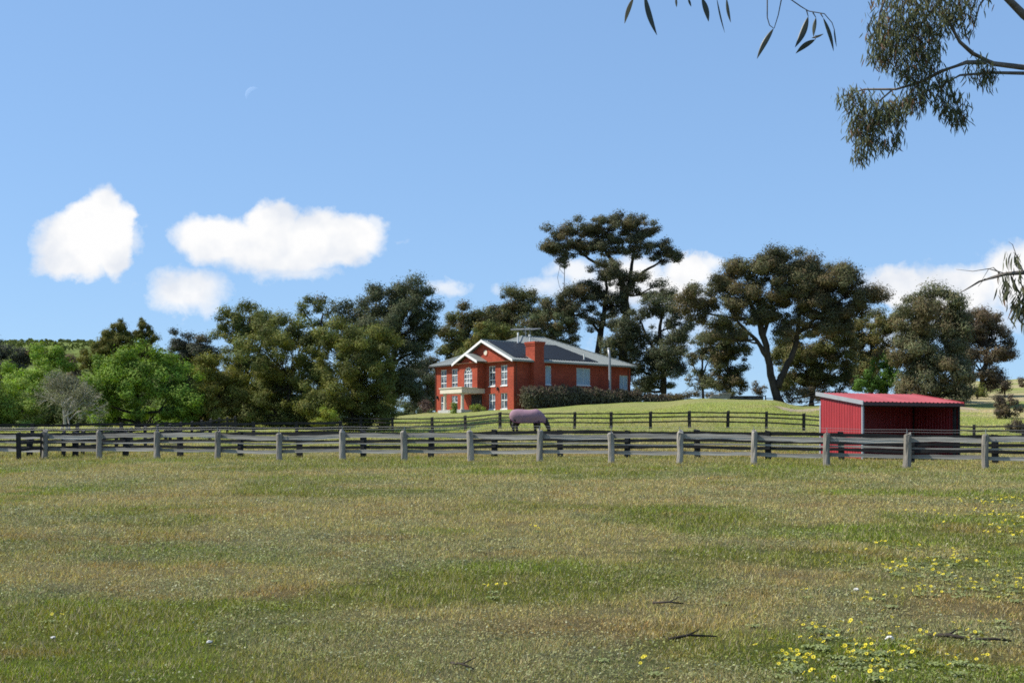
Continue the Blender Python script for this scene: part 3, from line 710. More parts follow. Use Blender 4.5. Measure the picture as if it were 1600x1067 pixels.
for (cl, Y, lab) in [([(1580, 632, 20, 15), (1566, 640, 12, 10)], 112, 'large dark brown shrub on the right hand slope'),
                     ([(1570, 600, 10, 9)], 150, 'small brown shrub high on the right hand slope under the gum'),
                     ([(1598, 594, 8, 9)], 180, 'small dark shrub on the right skyline'),
                     ([(1527, 610, 14, 8)], 146, 'low yellow green shrub below the brownish gum'),
                     ([(1596, 668, 14, 12)], 92, 'brown dry shrub at the right edge beyond the fence')]:
    shrub('slope_shrub', lab, Y, cl, (.135, .14, .04) if 'yellow' in lab else (.062, .050, .036), tip=BRN, tipf=.35, pr=7, leaf=4, group='shrubs on the right hand slope')
shrub('crest_scrub', 'thin dry scrub on the crest at the foot of the leaning gum', 144, [(1185, 608, 12, 10), (1240, 618, 22, 9), (1290, 612, 18, 12), (1312, 618, 14, 10), (1090, 614, 20, 4), (1060, 617, 14, 3)], (.09, .075, .045), tip=BRN, tipf=.4, pr=6, cov=.5, leaf=3.6)

# ------------------------------------------------------------------ house
HZ = 6.0
house = empty('brick_house', (-9.33, 155.6, HZ), R(-50.6), label='two storey red brick house with grey metal roof on the hill', cat='house')
W_, D_, H_, OV, PIT, ZE = 15.0, 18.4, 5.42, .5, .444, 5.55

def wall_part(name, mapf, length, height, holes, z0=-1.2, depth=.14, material=None):
    """a wall on a grid with real openings; mapf(a, d, z) gives the point a metres along, d metres in, z up"""
    mb = MB()
    xs = sorted({0, length, *[h[0] for h in holes], *[h[1] for h in holes]}); zs = sorted({z0, height, *[h[2] for h in holes], *[h[3] for h in holes]})
    for i in range(len(xs) - 1):
        for j in range(len(zs) - 1):
            cx, cz = (xs[i] + xs[i + 1]) / 2, (zs[j] + zs[j + 1]) / 2
            if any(h[0] < cx < h[1] and h[2] < cz < h[3] for h in holes): continue
            mb.poly([mapf(xs[i], 0, zs[j]), mapf(xs[i + 1], 0, zs[j]), mapf(xs[i + 1], 0, zs[j + 1]), mapf(xs[i], 0, zs[j + 1])])
    for (a, b, c, d) in [h[:4] for h in holes]:
        for (p, q) in (((a, c), (b, c)), ((b, c), (b, d)), ((b, d), (a, d)), ((a, d), (a, c))):
            mb.poly([mapf(p[0], 0, p[1]), mapf(q[0], 0, q[1]), mapf(q[0], depth, q[1]), mapf(p[0], depth, p[1])])
    me = bpy.data.meshes.new(name); me.from_pydata(mb.v, [], mb.f); me.update()
    return link(name, me, material or M_BRICK, house)

def window(mapf, a, b, c, d, rails=(.33, .72), mull=True, pane=None, wide_bottom=True, name='window'):
    fw = .07
    mb = MB()
    def bar(x0, x1, z0, z1, d0=.06, d1=.12):
        pts = [mapf(x0, d0, z0), mapf(x1, d0, z0), mapf(x1, d0, z1), mapf(x0, d0, z1)]
        bk = [mapf(x0, d1, z0), mapf(x1, d1, z0), mapf(x1, d1, z1), mapf(x0, d1, z1)]
        mb.prism(pts, tuple(bk[0][k] - pts[0][k] for k in range(3)))
    bar(a, a + fw, c, d); bar(b - fw, b, c, d); bar(a + fw, b - fw, d - fw, d); bar(a + fw, b - fw, c, c + fw * 1.2)
    for r in rails:
        z = c + (d - c) * r; bar(a + fw, b - fw, z - .05, z + .05)
    if mull:
        m = (a + b) / 2; 
        zz = [c + fw * 1.2] + [c + (d - c) * r for r in rails] + [d - fw]
        for k in range(len(zz) - 1): bar(m - .028, m + .028, zz[k] + .052, zz[k + 1] - .052 if k < len(zz) - 2 else zz[k + 1])
    o = mb.build(name, M_FRAME, house)
    g = MB(); g.poly([mapf(a, .13, c), mapf(b, .13, c), mapf(b, .13, d), mapf(a, .13, d)])
    g.build('pane', pane or M_GLASS, o)
    s = MB(); p = [mapf(a - .06, -.06, c - .10), mapf(b + .06, -.06, c - .10), mapf(b + .06, -.06, c - .005), mapf(a - .06, -.06, c - .005)]
    q = mapf(a - .06, .06, c - .10); s.prism(p, tuple(q[k] - p[0][k] for k in range(3)))
    s.build('sill', M_WHITE if wide_bottom else M_BRICK, o)
    return o

front = lambda a, d, z: (a, d, z)
side = lambda a, d, z: (W_ - d, a, z)
BX0, BX1, BD = 6.3, 9.8, 1.15
bayf = lambda a, d, z: (BX0 + a, d - BD, z)
up = (2.72, 5.02); lo = (.05, 1.85)
fx = [1.72, 3.92, 11.1, 13.28]
holes = [(x - .58, x + .58, *up) for x in fx] + [(x - .58, x + .58, *lo) for x in fx]
wall_part('front_wall', front, W_, H_, holes)
for h in holes:
    window(front, *h, rails=(.30, .68) if h[2] > 1 else (.55,))
# gable triangle above the front wall
gx, gz = 9.84, ZE + PIT * (W_ + OV - 9.84)
g = MB(); 
gl = 9.84 - (W_ - 9.84)
g.prism([(gl, 0, H_), (W_, 0, H_), (9.84, 0, gz - .16)], (0, .2, 0))
g.build('gable_wall', M_BRICK, house)
v = MB()
ring = [(9.95 + .42 * math.cos(t), -.05, 6.62 + .42 * math.sin(t)) for t in np.linspace(0, 2 * math.pi, 20, endpoint=False)]
v.prism(ring, (0, .05 - .002, 0)); vent = v.build('round_vent', M_BRICK, house)
v = MB(); ring = [(9.95 + .30 * math.cos(t), -.08, 6.62 + .30 * math.sin(t)) for t in np.linspace(0, 2 * math.pi, 18, endpoint=False)]
v.prism(ring, (0, .03, 0)); v.build('vent_cover', M_CREAM, vent)
# side walls
sh = [(4.72, 5.62, 2.9, 5.05), (9.55, 11.75, 3.0, 5.0), (16.55, 17.95, 1.0, 4.4)]
wall_part('side_wall', side, D_, H_, sh)
window(side, *sh[0], rails=(), mull=False, pane=M_BLIND)
window(side, *sh[1], rails=(), mull=True, pane=M_BLIND)
window(side, *sh[2], rails=(.5,), mull=True, name='glass_door', pane=M_BLIND)
wall_part('rear_wall', lambda a, d, z: (W_ - a, D_ - d, z), W_, H_, [])
wall_part('left_wall', lambda a, d, z: (d, D_ - a, z), D_, H_, [])
# projecting entrance bay with the arched window
bh = [(.97, 2.53, 2.62, 5.0)]
wall_part('bay_wall', bayf, BX1 - BX0, H_ - .02, bh, z0=2.5)
br = MB()
br.box((BX0, -BD, 2.5), (BX0 + .004, -.002, H_ - .02)); br.box((BX1 - .004, -BD, 2.5), (BX1, -.002, H_ - .02)); br.box((BX0, -BD + .16, 2.5), (BX1, -.002, 2.53))
br.build('bay_cheek', M_BRICK, house)
aw = MB(); cx, zc, ra = BX0 + 1.75, 4.22, .78
arcp = [(cx + ra * math.cos(t), -BD, zc + ra * math.sin(t)) for t in np.linspace(0, math.pi, 17)]
sp = MB()   # brick spandrels that turn the opening into an arch
for k in range(16):
    p, q = arcp[k], arcp[k + 1]
    sp.prism([(p[0], -BD + .003, p[2]), (q[0], -BD + .003, q[2]), (q[0], -BD + .003, 5.0), (p[0], -BD + .003, 5.0)], (0, .13, 0))
sp.build('arch_spandrel', M_BRICK, house)
def ringbar(r0, r1, t0, t1, n=14):
    for k in range(n):
        a, b = t0 + (t1 - t0) * k / n, t0 + (t1 - t0) * (k + 1) / n
        aw.prism([(cx + r * math.cos(t), -BD + .06, zc + r * math.sin(t)) for r, t in ((r0, a), (r1, a), (r1, b), (r0, b))], (0, .06, 0))
ringbar(.70, .78, 0, math.pi); ringbar(.33, .39, 0, math.pi, 10)
for t in (45, 90, 135):
    c_, s_ = math.cos(R(t)), math.sin(R(t))
    aw.prism([(cx + .39 * c_ - .028 * s_, -BD + .06, zc + .39 * s_ + .028 * c_), (cx + .39 * c_ + .028 * s_, -BD + .06, zc + .39 * s_ - .028 * c_),
              (cx + .70 * c_ + .028 * s_, -BD + .06, zc + .70 * s_ - .028 * c_), (cx + .70 * c_ - .028 * s_, -BD + .06, zc + .70 * s_ + .028 * c_)], (0, .06, 0))
for x0 in (cx - .78, cx - .29, cx + .23, cx + .71): aw.box((x0, -BD + .06, 2.62), (x0 + .07, -BD + .12, zc - .05))
for z0 in (2.62, 3.12, 3.62, zc - .05): aw.box((cx - .78, -BD + .055, z0), (cx + .78, -BD + .118, z0 + .08))
wo = aw.build('arched_window', M_FRAME, house)
g = MB(); g.poly([(cx - .78, -BD + .13, 2.62), (cx + .78, -BD + .13, 2.62)] + [(p[0], -BD + .13, p[2]) for p in arcp]); g.build('pane', M_GLASS, wo)
# roof planes
def zr(d): return ZE + PIT * d
x0, x1, y0, y1 = -OV, W_ + OV, -OV, D_ + OV
hw = W_ / 2 + OV
zt = zr(hw)
R1, R2 = (W_ / 2, y0 + hw, zt), (W_ / 2, y1 - hw, zt)
Hh = (gx, y0 + (x1 - gx), zr(x1 - gx)); Pk = (gx, y0 - .12, zr(x1 - gx)); vx = gx - (x1 - gx)
roofs = [[(x1, y0 - .12, ZE), (x1, y1, ZE), R2, R1, Hh, Pk], [Pk, Hh, (vx, y0, ZE), (vx, y0 - .12, ZE)], [(x0, y0, ZE), (vx, y0, ZE), Hh, R1],
         [(x0, y1, ZE), (x0, y0, ZE), R1, R2], [(x1, y1, ZE), (x0, y1, ZE), R2]]
mb = MB()
for r in roofs: mb.prism(r, (0, 0, -.09))
# corrugation: shallow ribs running down each slope
def ribs(poly, step, mbr):
    p = [Vector(q) for q in poly]
    n = (p[1] - p[0]).cross(p[2] - p[0]).normalized()
    if n.z < 0: n = -n
    dn = Vector((n.x, n.y, 0)).normalized(); dn = (dn - n * dn.dot(n)).normalized(); al = n.cross(dn)
    u = [q.dot(al) for q in p]; w = [q.dot(dn) for q in p]; h0 = p[0].dot(n)
    x = min(u) + step
    while x < max(u) - .1:
        hit = []
        for k in range(len(p)):
            a, b = k, (k + 1) % len(p)
            if (u[a] - x) * (u[b] - x) < 0: hit.append(w[a] + (w[b] - w[a]) * (x - u[a]) / (u[b] - u[a]))
        hit.sort()
        if len(hit) >= 2 and hit[-1] - hit[0] > .4:
            A = al * (x - .045) + n * (h0 + .004); B = al * (x + .045) + n * (h0 + .004); T = al * x + n * (h0 + .04)
            lo_, hi_ = hit[0] + .02, hit[-1] - .02
            mbr.prism([A + dn * lo_, B + dn * lo_, T + dn * lo_], tuple(dn * (hi_ - lo_)))
        x += step
for r in roofs: ribs(r, .4, mb)
roof = mb.build('roof', M_ROOF, house)
rc = MB()
for a, b in ((R1, R2), (R1, Hh), (Hh, Pk), (R1, (x0, y0, ZE)), (R2, (x1, y1, ZE)), (R2, (x0, y1, ZE))):
    rc.tube([(a[0], a[1], a[2] + .02), (b[0], b[1], b[2] + .02)], .09, 6)
rc.build('ridge_capping', M_ROOF, roof)
# bay roof
bz = MB(); hb = (BX1 - BX0) / 2 + .5; bc = (BX0 + BX1) / 2; bp = ZE + PIT * hb + .05; by = -BD - .45
for sgn in (-1, 1):
    bz.prism([(bc, by, bp), (bc, 2.2, bp), (bc + sgn * hb, -.2, ZE + .05), (bc + sgn * hb, by, ZE + .05)], (0, 0, -.08))
bz.build('bay_roof', M_ROOF, roof)
bg_ = MB(); bg_.prism([(BX0, -BD, H_ - .02), (BX1, -BD, H_ - .02), (bc, -BD, bp - .28)], (0, .15, 0)); bg_.build('bay_gable', M_BRICK, house)
# barge boards, fascia, gutters, soffit
for (pk, ex, yy) in ((Pk, x1, y0 - .15), (Pk, vx, y0 - .15), ((bc, by, bp), bc - hb, by - .03), ((bc, by, bp), bc + hb, by - .03)):
    b = MB(); ez = ZE if pk is Pk else ZE + .05
    b.prism([(pk[0], yy, pk[2] + .03), (ex, yy, ez + .03), (ex, yy, ez - .26), (pk[0], yy, pk[2] - .26)], (0, .045, 0)); b.build('barge_board', M_WHITE, house)
gt = MB()
gt.box((x1 - .02, y0 - .10, ZE - .2), (x1 + .12, y1 + .12, ZE - .03)); gt.build('gutter', M_ROOF, house)
gt = MB(); gt.box((x0 - .12, y0 - .12, ZE - .2), (vx - .3, y0 + .02, ZE - .03)); gt.build('gutter', M_DARKW, house)
gt = MB(); gt.box((x0 - .12, y0 + .02, ZE - .2), (x0 + .02, y1, ZE - .03)); gt.build('gutter', M_DARKW, house)
sf = MB(); sf.box((x0 + .03, y0 + .03, H_ + .002), (x1 - .03, y1 - .03, H_ + .03)); sf.box((bc - hb + .05, by + .03, H_), (bc + hb - .05, -.5 - .02, H_ + .025)); sf.build('soffit', simple('brown_soffit', (.22, .15, .10), .8, .2, var=.1), house)
for (dx, dy) in ((.15, -.06), (W_ + .06, .35), (W_ + .06, D_ - .4)):
    dp = MB(); dp.tube([(dx, dy, -.6), (dx, dy, 5.1), (dx + (.3 if dx > 1 else -.2), dy - (.3 if dx < 1 else 0), 5.38)], .05, 7); dp.build('downpipe', simple('brown_downpipe', (.16, .055, .035), .6, .3, var=.1), house)
# black pool heating strips on the right-hand slope
def onroof(xx, yy, lift=.06): return (xx + .4 * lift, yy, zr(x1 - xx) + lift)
for k, (s0, s1t, s1b) in enumerate(((.1, 2.2, 2.2), (4.25, 10.6, 13.1))):
    pl = MB(); xt, xb = gx + .25, x1 - .55
    pl.prism([onroof(xt, s0), onroof(xt, s1t), onroof(xb, s1b), onroof(xb, s0)], (0, 0, -.015))
    pl.build('pool_heating_mat', M_SOLAR, roof)
pl = MB(); pl.prism([onroof(gx + .25, 2.25), onroof(gx + .25, 4.2), onroof(14.1, 4.2), onroof(14.1, 2.25)], (0, 0, -.015)); pl.build('pool_heating_mat', M_SOLAR, roof)
# chimney on the side wall
ch = MB(); ch.box((W_ - .9, 2.36, -1.2), (W_ + .72, 4.04, 5.3)); ch.box((W_ - .9, 2.52, 5.3), (W_ + .70, 3.9, 7.25)); 
cho = ch.build('chimney', M_BRICK, house)
cc = MB(); cc.box((W_ - .96, 2.46, 7.25), (W_ + .76, 3.96, 7.45)); cc.box((W_ - 1.02, 2.40, 7.45), (W_ + .82, 4.02, 7.70)); cc.build('chimney_cap', M_BRICK, cho)
# roof plumbing and aerial
vp = MB(); vp.tube([(10.2, 4.6, 7.4), (10.2, 4.6, 8.9), (10.35, 4.5, 9.1), (10.55, 4.3, 9.05), (10.6, 4.3, 8.8)], .10, 8); vp.build('vent_pipe', M_WHITE, roof)
vp = MB(); vp.tube([(10.6, 6.1, 7.4), (10.6, 6.1, 8.8)], .09, 8); vp.tube([(10.6, 6.1, 8.8), (10.6, 6.1, 9.0)], .16, 8); vp.build('vent_pipe', M_WHITE, roof)
vp = MB(); vp.tube([(14.4, 11.3, 5.7), (14.4, 11.3, 6.75)], .09, 8); vp.build('vent_pipe', M_WHITE, roof)
ax_, ay_ = 7.7, 7.9
an = MB(); an.tube([(ax_, ay_, zt - .3), (ax_, ay_, zt + .95)], .04, 6); an.tube([(ax_ + .45, ay_ + .3, zt - .3), (ax_ + .45, ay_ + .3, zt + .85)], .03, 6); mast = an.build('aerial_mast', M_POLE, roof)
an = MB()
for t in (-1.0, -.6, -.2, .2, .6, 1.0):
    ln = 1.85 - abs(t) * .35
    an.tube([(ax_ + .72 * t - ln * .72, ay_ - .7 * t * .2 - ln * .69 + .0, zt + .93 - .10 * abs(t)), (ax_ + .72 * t + ln * .72, ay_ - .14 * t + ln * .69, zt + .93 - .10 * abs(t))], .022, 5)
an.tube([(ax_ - 1.0, ay_ + .2, zt + .92), (ax_ + 1.0, ay_ - .2, zt + .92)], .03, 6)
an.build('aerial', M_POLE, mast)
# entrance porch: slab, two columns, door coloured near-black for its shaded recess
pz0, pz1, py_ = 1.92, 2.48, -3.35
po = MB(); po.box((BX0 - .75, py_, pz0), (BX1 - .05, -.004, pz1)); po.build('porch_slab', M_CREAM, house)
po = MB(); po.box((BX0 - .85, py_ - .10, pz1), (BX1 + .05, -BD - .004, pz1 + .10)); po.build('porch_cornice', M_CREAM, house)
for cxp in (BX0 - .3, BX1 - .45):
    c = MB(); c.tube([(cxp, py_ + .4, -1.0), (cxp, py_ + .4, .12), (cxp, py_ + .4, .125), (cxp, py_ + .4, 1.74), (cxp, py_ + .4, 1.745), (cxp, py_ + .4, pz0)], [.26, .26, .20, .175, .25, .25], 14)
    c.build('porch_column', M_CREAM, house, smooth=False)
dr = MB(); dr.box((7.2, -.03, 0), (9.2, -.004, 1.86)); door = dr.build('front_door', M_DARKIN, house)
dh = MB(); dh.box((8.9, -.08, .9), (8.96, -.03, 1.1)); dh.build('door_handle', M_TRIM, door)
st = MB(); st.box((BX0 - .9, py_ - .2, -1.0), (BX1 + .1, -.004, .0)); st.build('porch_step', M_CONC, house)
for (xx, zz) in ((.55, 1.55), (12.2, 2.2)):
    l = MB(); l.box((xx - .08, -.2, zz), (xx + .08, -.004, zz + .28)); l.prism([(xx - .12, -.24, zz + .28), (xx + .12, -.24, zz + .28), (xx, -.1, zz + .4)], (0, .23, 0)); l.build('wall_lamp', M_DARKW, house)

def house_pt(x, y, z=0):
    a = R(-50.6); return (-9.33 + x * math.cos(a) - y * math.sin(a), 155.6 + x * math.sin(a) + y * math.cos(a), HZ + z)

# hedge along the side wall
def hedge(name, label, x, s0, s1, ztop, n, wid=.75, pal=(.145, .138, .086)):
    p0 = house_pt(x, (s0 + s1) / 2); gz_ = float(ground(p0[0], p0[1]))
    root = empty(name, (p0[0], p0[1], gz_), label=label, cat='hedge')
    off = np.array([p0[0], p0[1], gz_])
    s = rng.uniform(s0, s1, n); w = rng.normal(size=n) * wid * .55; u = rng.random(n) ** .6
    wx = np.array([house_pt(x + b, a)[:2] for a, b in zip(s, w)])
    g0 = ground(wx[:, 0], wx[:, 1])
    top = HZ + ztop + (fbm(s / 1.3, w * 0, 5, 3) - .5) * .8 - (np.abs(w) / wid) ** 2 * .35 + rng.random(n) ** 4 * .35
    z = g0 + .02 + (top - g0) * u
    c = np.stack([wx[:, 0], wx[:, 1], z], 1) - off
    ax = rng.normal(size=(n, 3)) * .55; ax[:, 2] += 1.0
    lump = .7 + .6 * fbm(s / .7, z / .7, 9, 3)
    col = np.array(pal) * (lump * rng.uniform(.6, 1.4, n))[:, None]
    tipm = (u > .75) & (rng.random(n) < .5); col[tipm] = np.array([.155, .115, .085]) * rng.uniform(.7, 1.2, (tipm.sum(), 1))
    link('foliage', leaf_mesh('foliage', c, ax, rng.uniform(.2, .42, n), rng.uniform(.07, .13, n), col), M_LEAF, root)
    mb = MB()
    for k in np.arange(s0 + .3, s1, .8):
        q = house_pt(x + rng.normal() * .15, k); gq = float(ground(q[0], q[1]))
        for _ in range(3):
            t = rng.normal(size=2) * .3
            mb.tube([(q[0] - off[0], q[1] - off[1], gq - .1 - gz_), (q[0] - off[0] + t[0], q[1] - off[1] + t[1], HZ + ztop - .5 - gz_)], [.05, .02], 5)
    mb.build('stems', M_BARK, root)['kind'] = 'stuff'
hedge('hedge', 'long shaggy grey green hedge along the shaded side of the house', 17.4, -.6, 17.6, 2.35, 22000)
hedge('hedge', 'lower end of hedge beyond the right end of the house', 17.6, 18.2, 24.5, 2.05, 5000, pal=(.12, .118, .085))
shrub('porch_shrub', 'yellow green shrub beside the right porch column', 143, [(747, 636, 11, 6)], (.16, .17, .045), tip=LIME, tipf=.3, pr=6, leaf=3.4)
shrub('porch_shrub', 'upright green shrub between the two porch columns', 145, [(710, 636, 6, 9)], (.12, .16, .035), tip=LIME, tipf=.3, pr=5, leaf=3.4)
shrub('garden_shrub', 'rounded pinkish brown shrub on the lawn left of the house', 152, [(662, 634, 12, 9)], (.15, .105, .085), tip=(.13, .09, .08), tipf=.4, pr=6, leaf=3.2)
shrub('garden_shrub', 'low dark bushes at the lawn edge between tall gum and house', 150, [(640, 640, 10, 8), (650, 644, 8, 6), (630, 642, 8, 9), (675, 641, 5, 4)], (.06, .075, .03), tip=(.1, .09, .04), tipf=.3, pr=6, leaf=3.4)

# grey pole standing behind the hedge
pp = P(953, 545, 151); gp = float(ground(pp[0], pp[1]))
root = empty('metal_pole', (pp[0], pp[1], gp), label='plain grey metal pole standing behind the hedge by the house', cat='pole')
q = MB(); q.tube([(0, 0, -.3), (0, 0, 1.5), (-.03, 0, pp[2] - gp - 1), (-.16, 0, pp[2] - gp)], [.16, .16, .15, .14], 10); q.build('shaft', M_POLE, root, smooth=True)
q = MB(); q.tube([(-.16, 0, pp[2] - gp), (-.17, 0, pp[2] - gp + .12)], [.18, .10], 10); q.build('cap', M_POLE, root)

# low sleeper bed and seat on the crest
def at_ground(px, Y, dz=0): x = (px - 800) / F * Y; return (x, Y, float(ground(x, Y)) + dz)
b0 = at_ground(1126, 139); root = empty('timber_edging', b0, .12, label='low weathered sleeper edging on the lawn crest', cat='edging')
for k, (xa, xb, zz) in enumerate(((-1.3, 1.0, 0), (-1.1, 1.1, .21), (-.2, 1.2, .42))):
    q = MB(); q.box((xa, -.1, zz), (xb, .1, zz + .2)); q.build('sleeper', simple('pale_sleeper', (.30, .27, .22), .9, .1, var=.3), root, bevel=.02)
b0 = at_ground(1166, 142); root = empty('garden_wall', b0, .05, label='long dark low timber wall beside the sleeper edging on the crest', cat='wall')
for k in range(3):
    q = MB(); q.box((-1.9, -.1, k * .21 - .05), (1.9, .1, k * .21 + .15)); q.build('sleeper', M_DARKW, root, bevel=.02)

# sandy path
def path_strip():
    pts = [at_ground(px, Y) for px, Y in ((1215, 118), (1250, 122), (1282, 127), (1320, 131), (1380, 133), (1440, 130), (1530, 128))]
    v, f = [], []; n = 0
    dens = []
    for k in range(len(pts) - 1):
        for t in np.linspace(0, 1, 8, endpoint=False): dens.append((pts[k][0] + (pts[k + 1][0] - pts[k][0]) * t, pts[k][1] + (pts[k + 1][1] - pts[k][1]) * t))
    for i, (x, y) in enumerate(dens):
        wv = 1.5 + .4 * math.sin(i * .7)
        for j in range(5):
            yy = y + (j - 2) * wv * .6
            v.append((x, yy, float(ground(x, yy)) + .07 - abs(j - 2) * .03))
    for i in range(len(dens) - 1):
        for j in range(4): f.append((i * 5 + j, (i + 1) * 5 + j, (i + 1) * 5 + j + 1, i * 5 + j + 1))
    me = bpy.data.meshes.new('path'); me.from_pydata(v, [], f); me.update()
    o = link('path', me, simple('sandy_track', (.36, .29, .20), .95, .1, var=.3, nscale=.6, bump=.4, bscale=4), smooth=True)
    tag(o, 'sandy track crossing the slope behind the shed', 'path', kind='structure')
path_strip()


# ------------------------------------------------------------------ shed
SY = 52.5
c0 = np.array([(1348 - 800) / F * SY, SY]); ang = math.atan2(1.75, 4.6)
sz = EYE + (HY - 721) / F * SY
shed = empty('field_shelter', (c0[0], c0[1], sz), ang, label='red corrugated steel field shelter with sloping roof and dark open front behind the fence', cat='shed')
SL, SD, SHF, SHB = 4.85, 2.95, 2.42, 2.86     # length, depth, eave height at front and back
def corr(n, amp, length, fn, name, m):
    """ribbed sheet: trapezoid ribs every 0.19 m"""
    prof = []; step = length / n
    for k in range(n):
        for (t, h) in ((0, 0), (.55, 0), (.66, 1), (.89, 1)): prof.append(((k + t) * step, h * amp))
    prof.append((length, 0))
    v, f = [], []
    for (a, h) in prof: lo_, hi_ = fn(a, h); v += [lo_, hi_]
    for k in range(len(prof) - 1): f.append((2 * k, 2 * k + 2, 2 * k + 3, 2 * k + 1))
    me = bpy.data.meshes.new(name); me.from_pydata(v, [], f); me.update()
    return link(name, me, m, shed)
hs = lambda y: SHF + (SHB - SHF) * y / SD
# sheets are 0.76 m wide panels
def panels(length, fn, name, m, amp=.018):
    n = max(1, round(length / .81)); w = length / n
    for k in range(n): corr(4, amp, w + (.02 if k < n - 1 else 0), lambda a, h, k=k: fn(a + k * w, h + (k % 2) * .004), name, m)
q = MB(); q.box((.04, .02, SHF - .16), (SL - .04, .07, SHF - .02)); q.build('header_beam', M_DARKW, shed)
for xx in (.05, SL - .15):
    q = MB(); q.box((xx, .08, -.05), (xx + .1, .18, SHF - .03)); q.build('frame_post', M_DARKW, shed)
q = MB(); q.box((.02, .02, -.3), (SL - .02, SD - .02, .012)); q.build('dirt_floor', simple('trodden_dirt', (.07, .055, .04), .95, .05, var=.4, nscale=3), shed)
panels(SD, lambda a, h: ((-h, a, 0), (-h, a, hs(a))), 'end_sheet', M_RED)
panels(SL, lambda a, h: ((a, SD + h, 0), (a, SD + h, SHB)), 'back_sheet', M_RED)
panels(SD, lambda a, h: ((SL + h, a, 0), (SL + h, a, hs(a))), 'right_sheet', M_RED)
panels(SL + .16, lambda a, h: ((a - .08, -.16, hs(-.16) + .05 + h), (a - .08, SD + .16, hs(SD + .16) + .05 + h)), 'roof_sheet', M_REDROOF, .024)
q = MB(); q.prism([(-.14, -.2, hs(-.2) - .07), (-.14, SD + .2, hs(SD + .2) - .07), (-.14, SD + .2, hs(SD + .2) + .10), (-.14, -.2, hs(-.2) + .10)], (.04, 0, 0)); q.build('barge_flashing', M_TRIM, shed)
q = MB(); q.prism([(SL + .1, -.2, hs(-.2) - .07), (SL + .1, SD + .2, hs(SD + .2) - .07), (SL + .1, SD + .2, hs(SD + .2) + .10), (SL + .1, -.2, hs(-.2) + .10)], (.04, 0, 0)); q.build('barge_flashing', M_RED, shed)
q = MB(); q.box((-.10, -.215, hs(-.2) - .09), (SL + .10, -.165, hs(-.2) + .04)); q.build('gutter', simple('dark_red_gutter', (.06, .03, .03), .5, .4, var=.2), shed)
for (a, b) in ((-.045, -.045), (SL - .03, -.045), (-.045, SD - .03), (SL - .03, SD - .03)):
    q = MB(); q.box((a, b, -.02), (a + .075, b + .075, SHF - .03)); q.build('corner_flashing', M_TRIM if a < 0 else M_DARKW, shed)  # right-hand flashings take a dark colour to imitate their shade


# ------------------------------------------------------------------ fences
def post_mesh(k, round_, r, h, notch=True):
    mb = MB(); n = 11
    if round_:
        zs = [-.35, 0, h * .35, h * .7, h - .05, h]
        rr = [r * 1.06, r * 1.05, r, r * .97, r * .95, r * .80]
        lean = [random.uniform(-.02, .02) for _ in zs]
        mb.tube([(lean[i], lean[-i], z) for i, z in enumerate(zs)], rr, n)
    else:
        t = random.uniform(-.02, .02)
        mb.prism([(-r, -r * .7, -.35), (r, -r * .7, -.35), (r, r * .7, -.35), (-r, r * .7, -.35)], (t, t, h + .35))
    me = mb.mesh('post')
    for v in me.vertices:
        if v.co.z > h - .02: v.co.z += random.uniform(-.03, .03) + v.co.x * .25
        v.co.x += random.uniform(-.012, .012); v.co.y += random.uniform(-.012, .012)
    return me

def rail_mesh(k, th, dp):
    """unit rail along x with uneven, slightly bowed split-timber faces"""
    v, f = [], []; n = 8
    bow = random.uniform(-.25, .25) * th
    for i in range(n + 1):
        t = i / n - .5
        ww = random.uniform(.86, 1.12); b = bow * (1 - 4 * t * t) + random.uniform(-.06, .06) * th
        for (y, z) in ((-1, -1), (1, -1), (1, 1), (-1, 1)): v.append((t, y * dp / 2 * random.uniform(.9, 1.1), z * th / 2 * ww + b))
    for i in range(n):
        for j in range(4): f.append((i * 4 + j, (i + 1) * 4 + j, (i + 1) * 4 + (j + 1) % 4, i * 4 + (j + 1) % 4))
    f.append((3, 2, 1, 0)); f.append(tuple(n * 4 + j for j in range(4)))
    me = bpy.data.meshes.new('rail'); me.from_pydata(v, [], f); me.update()
    bm = bmesh.new(); bm.from_mesh(me); bmesh.ops.recalc_face_normals(bm, faces=bm.faces); bm.to_mesh(me); bm.free()
    return me

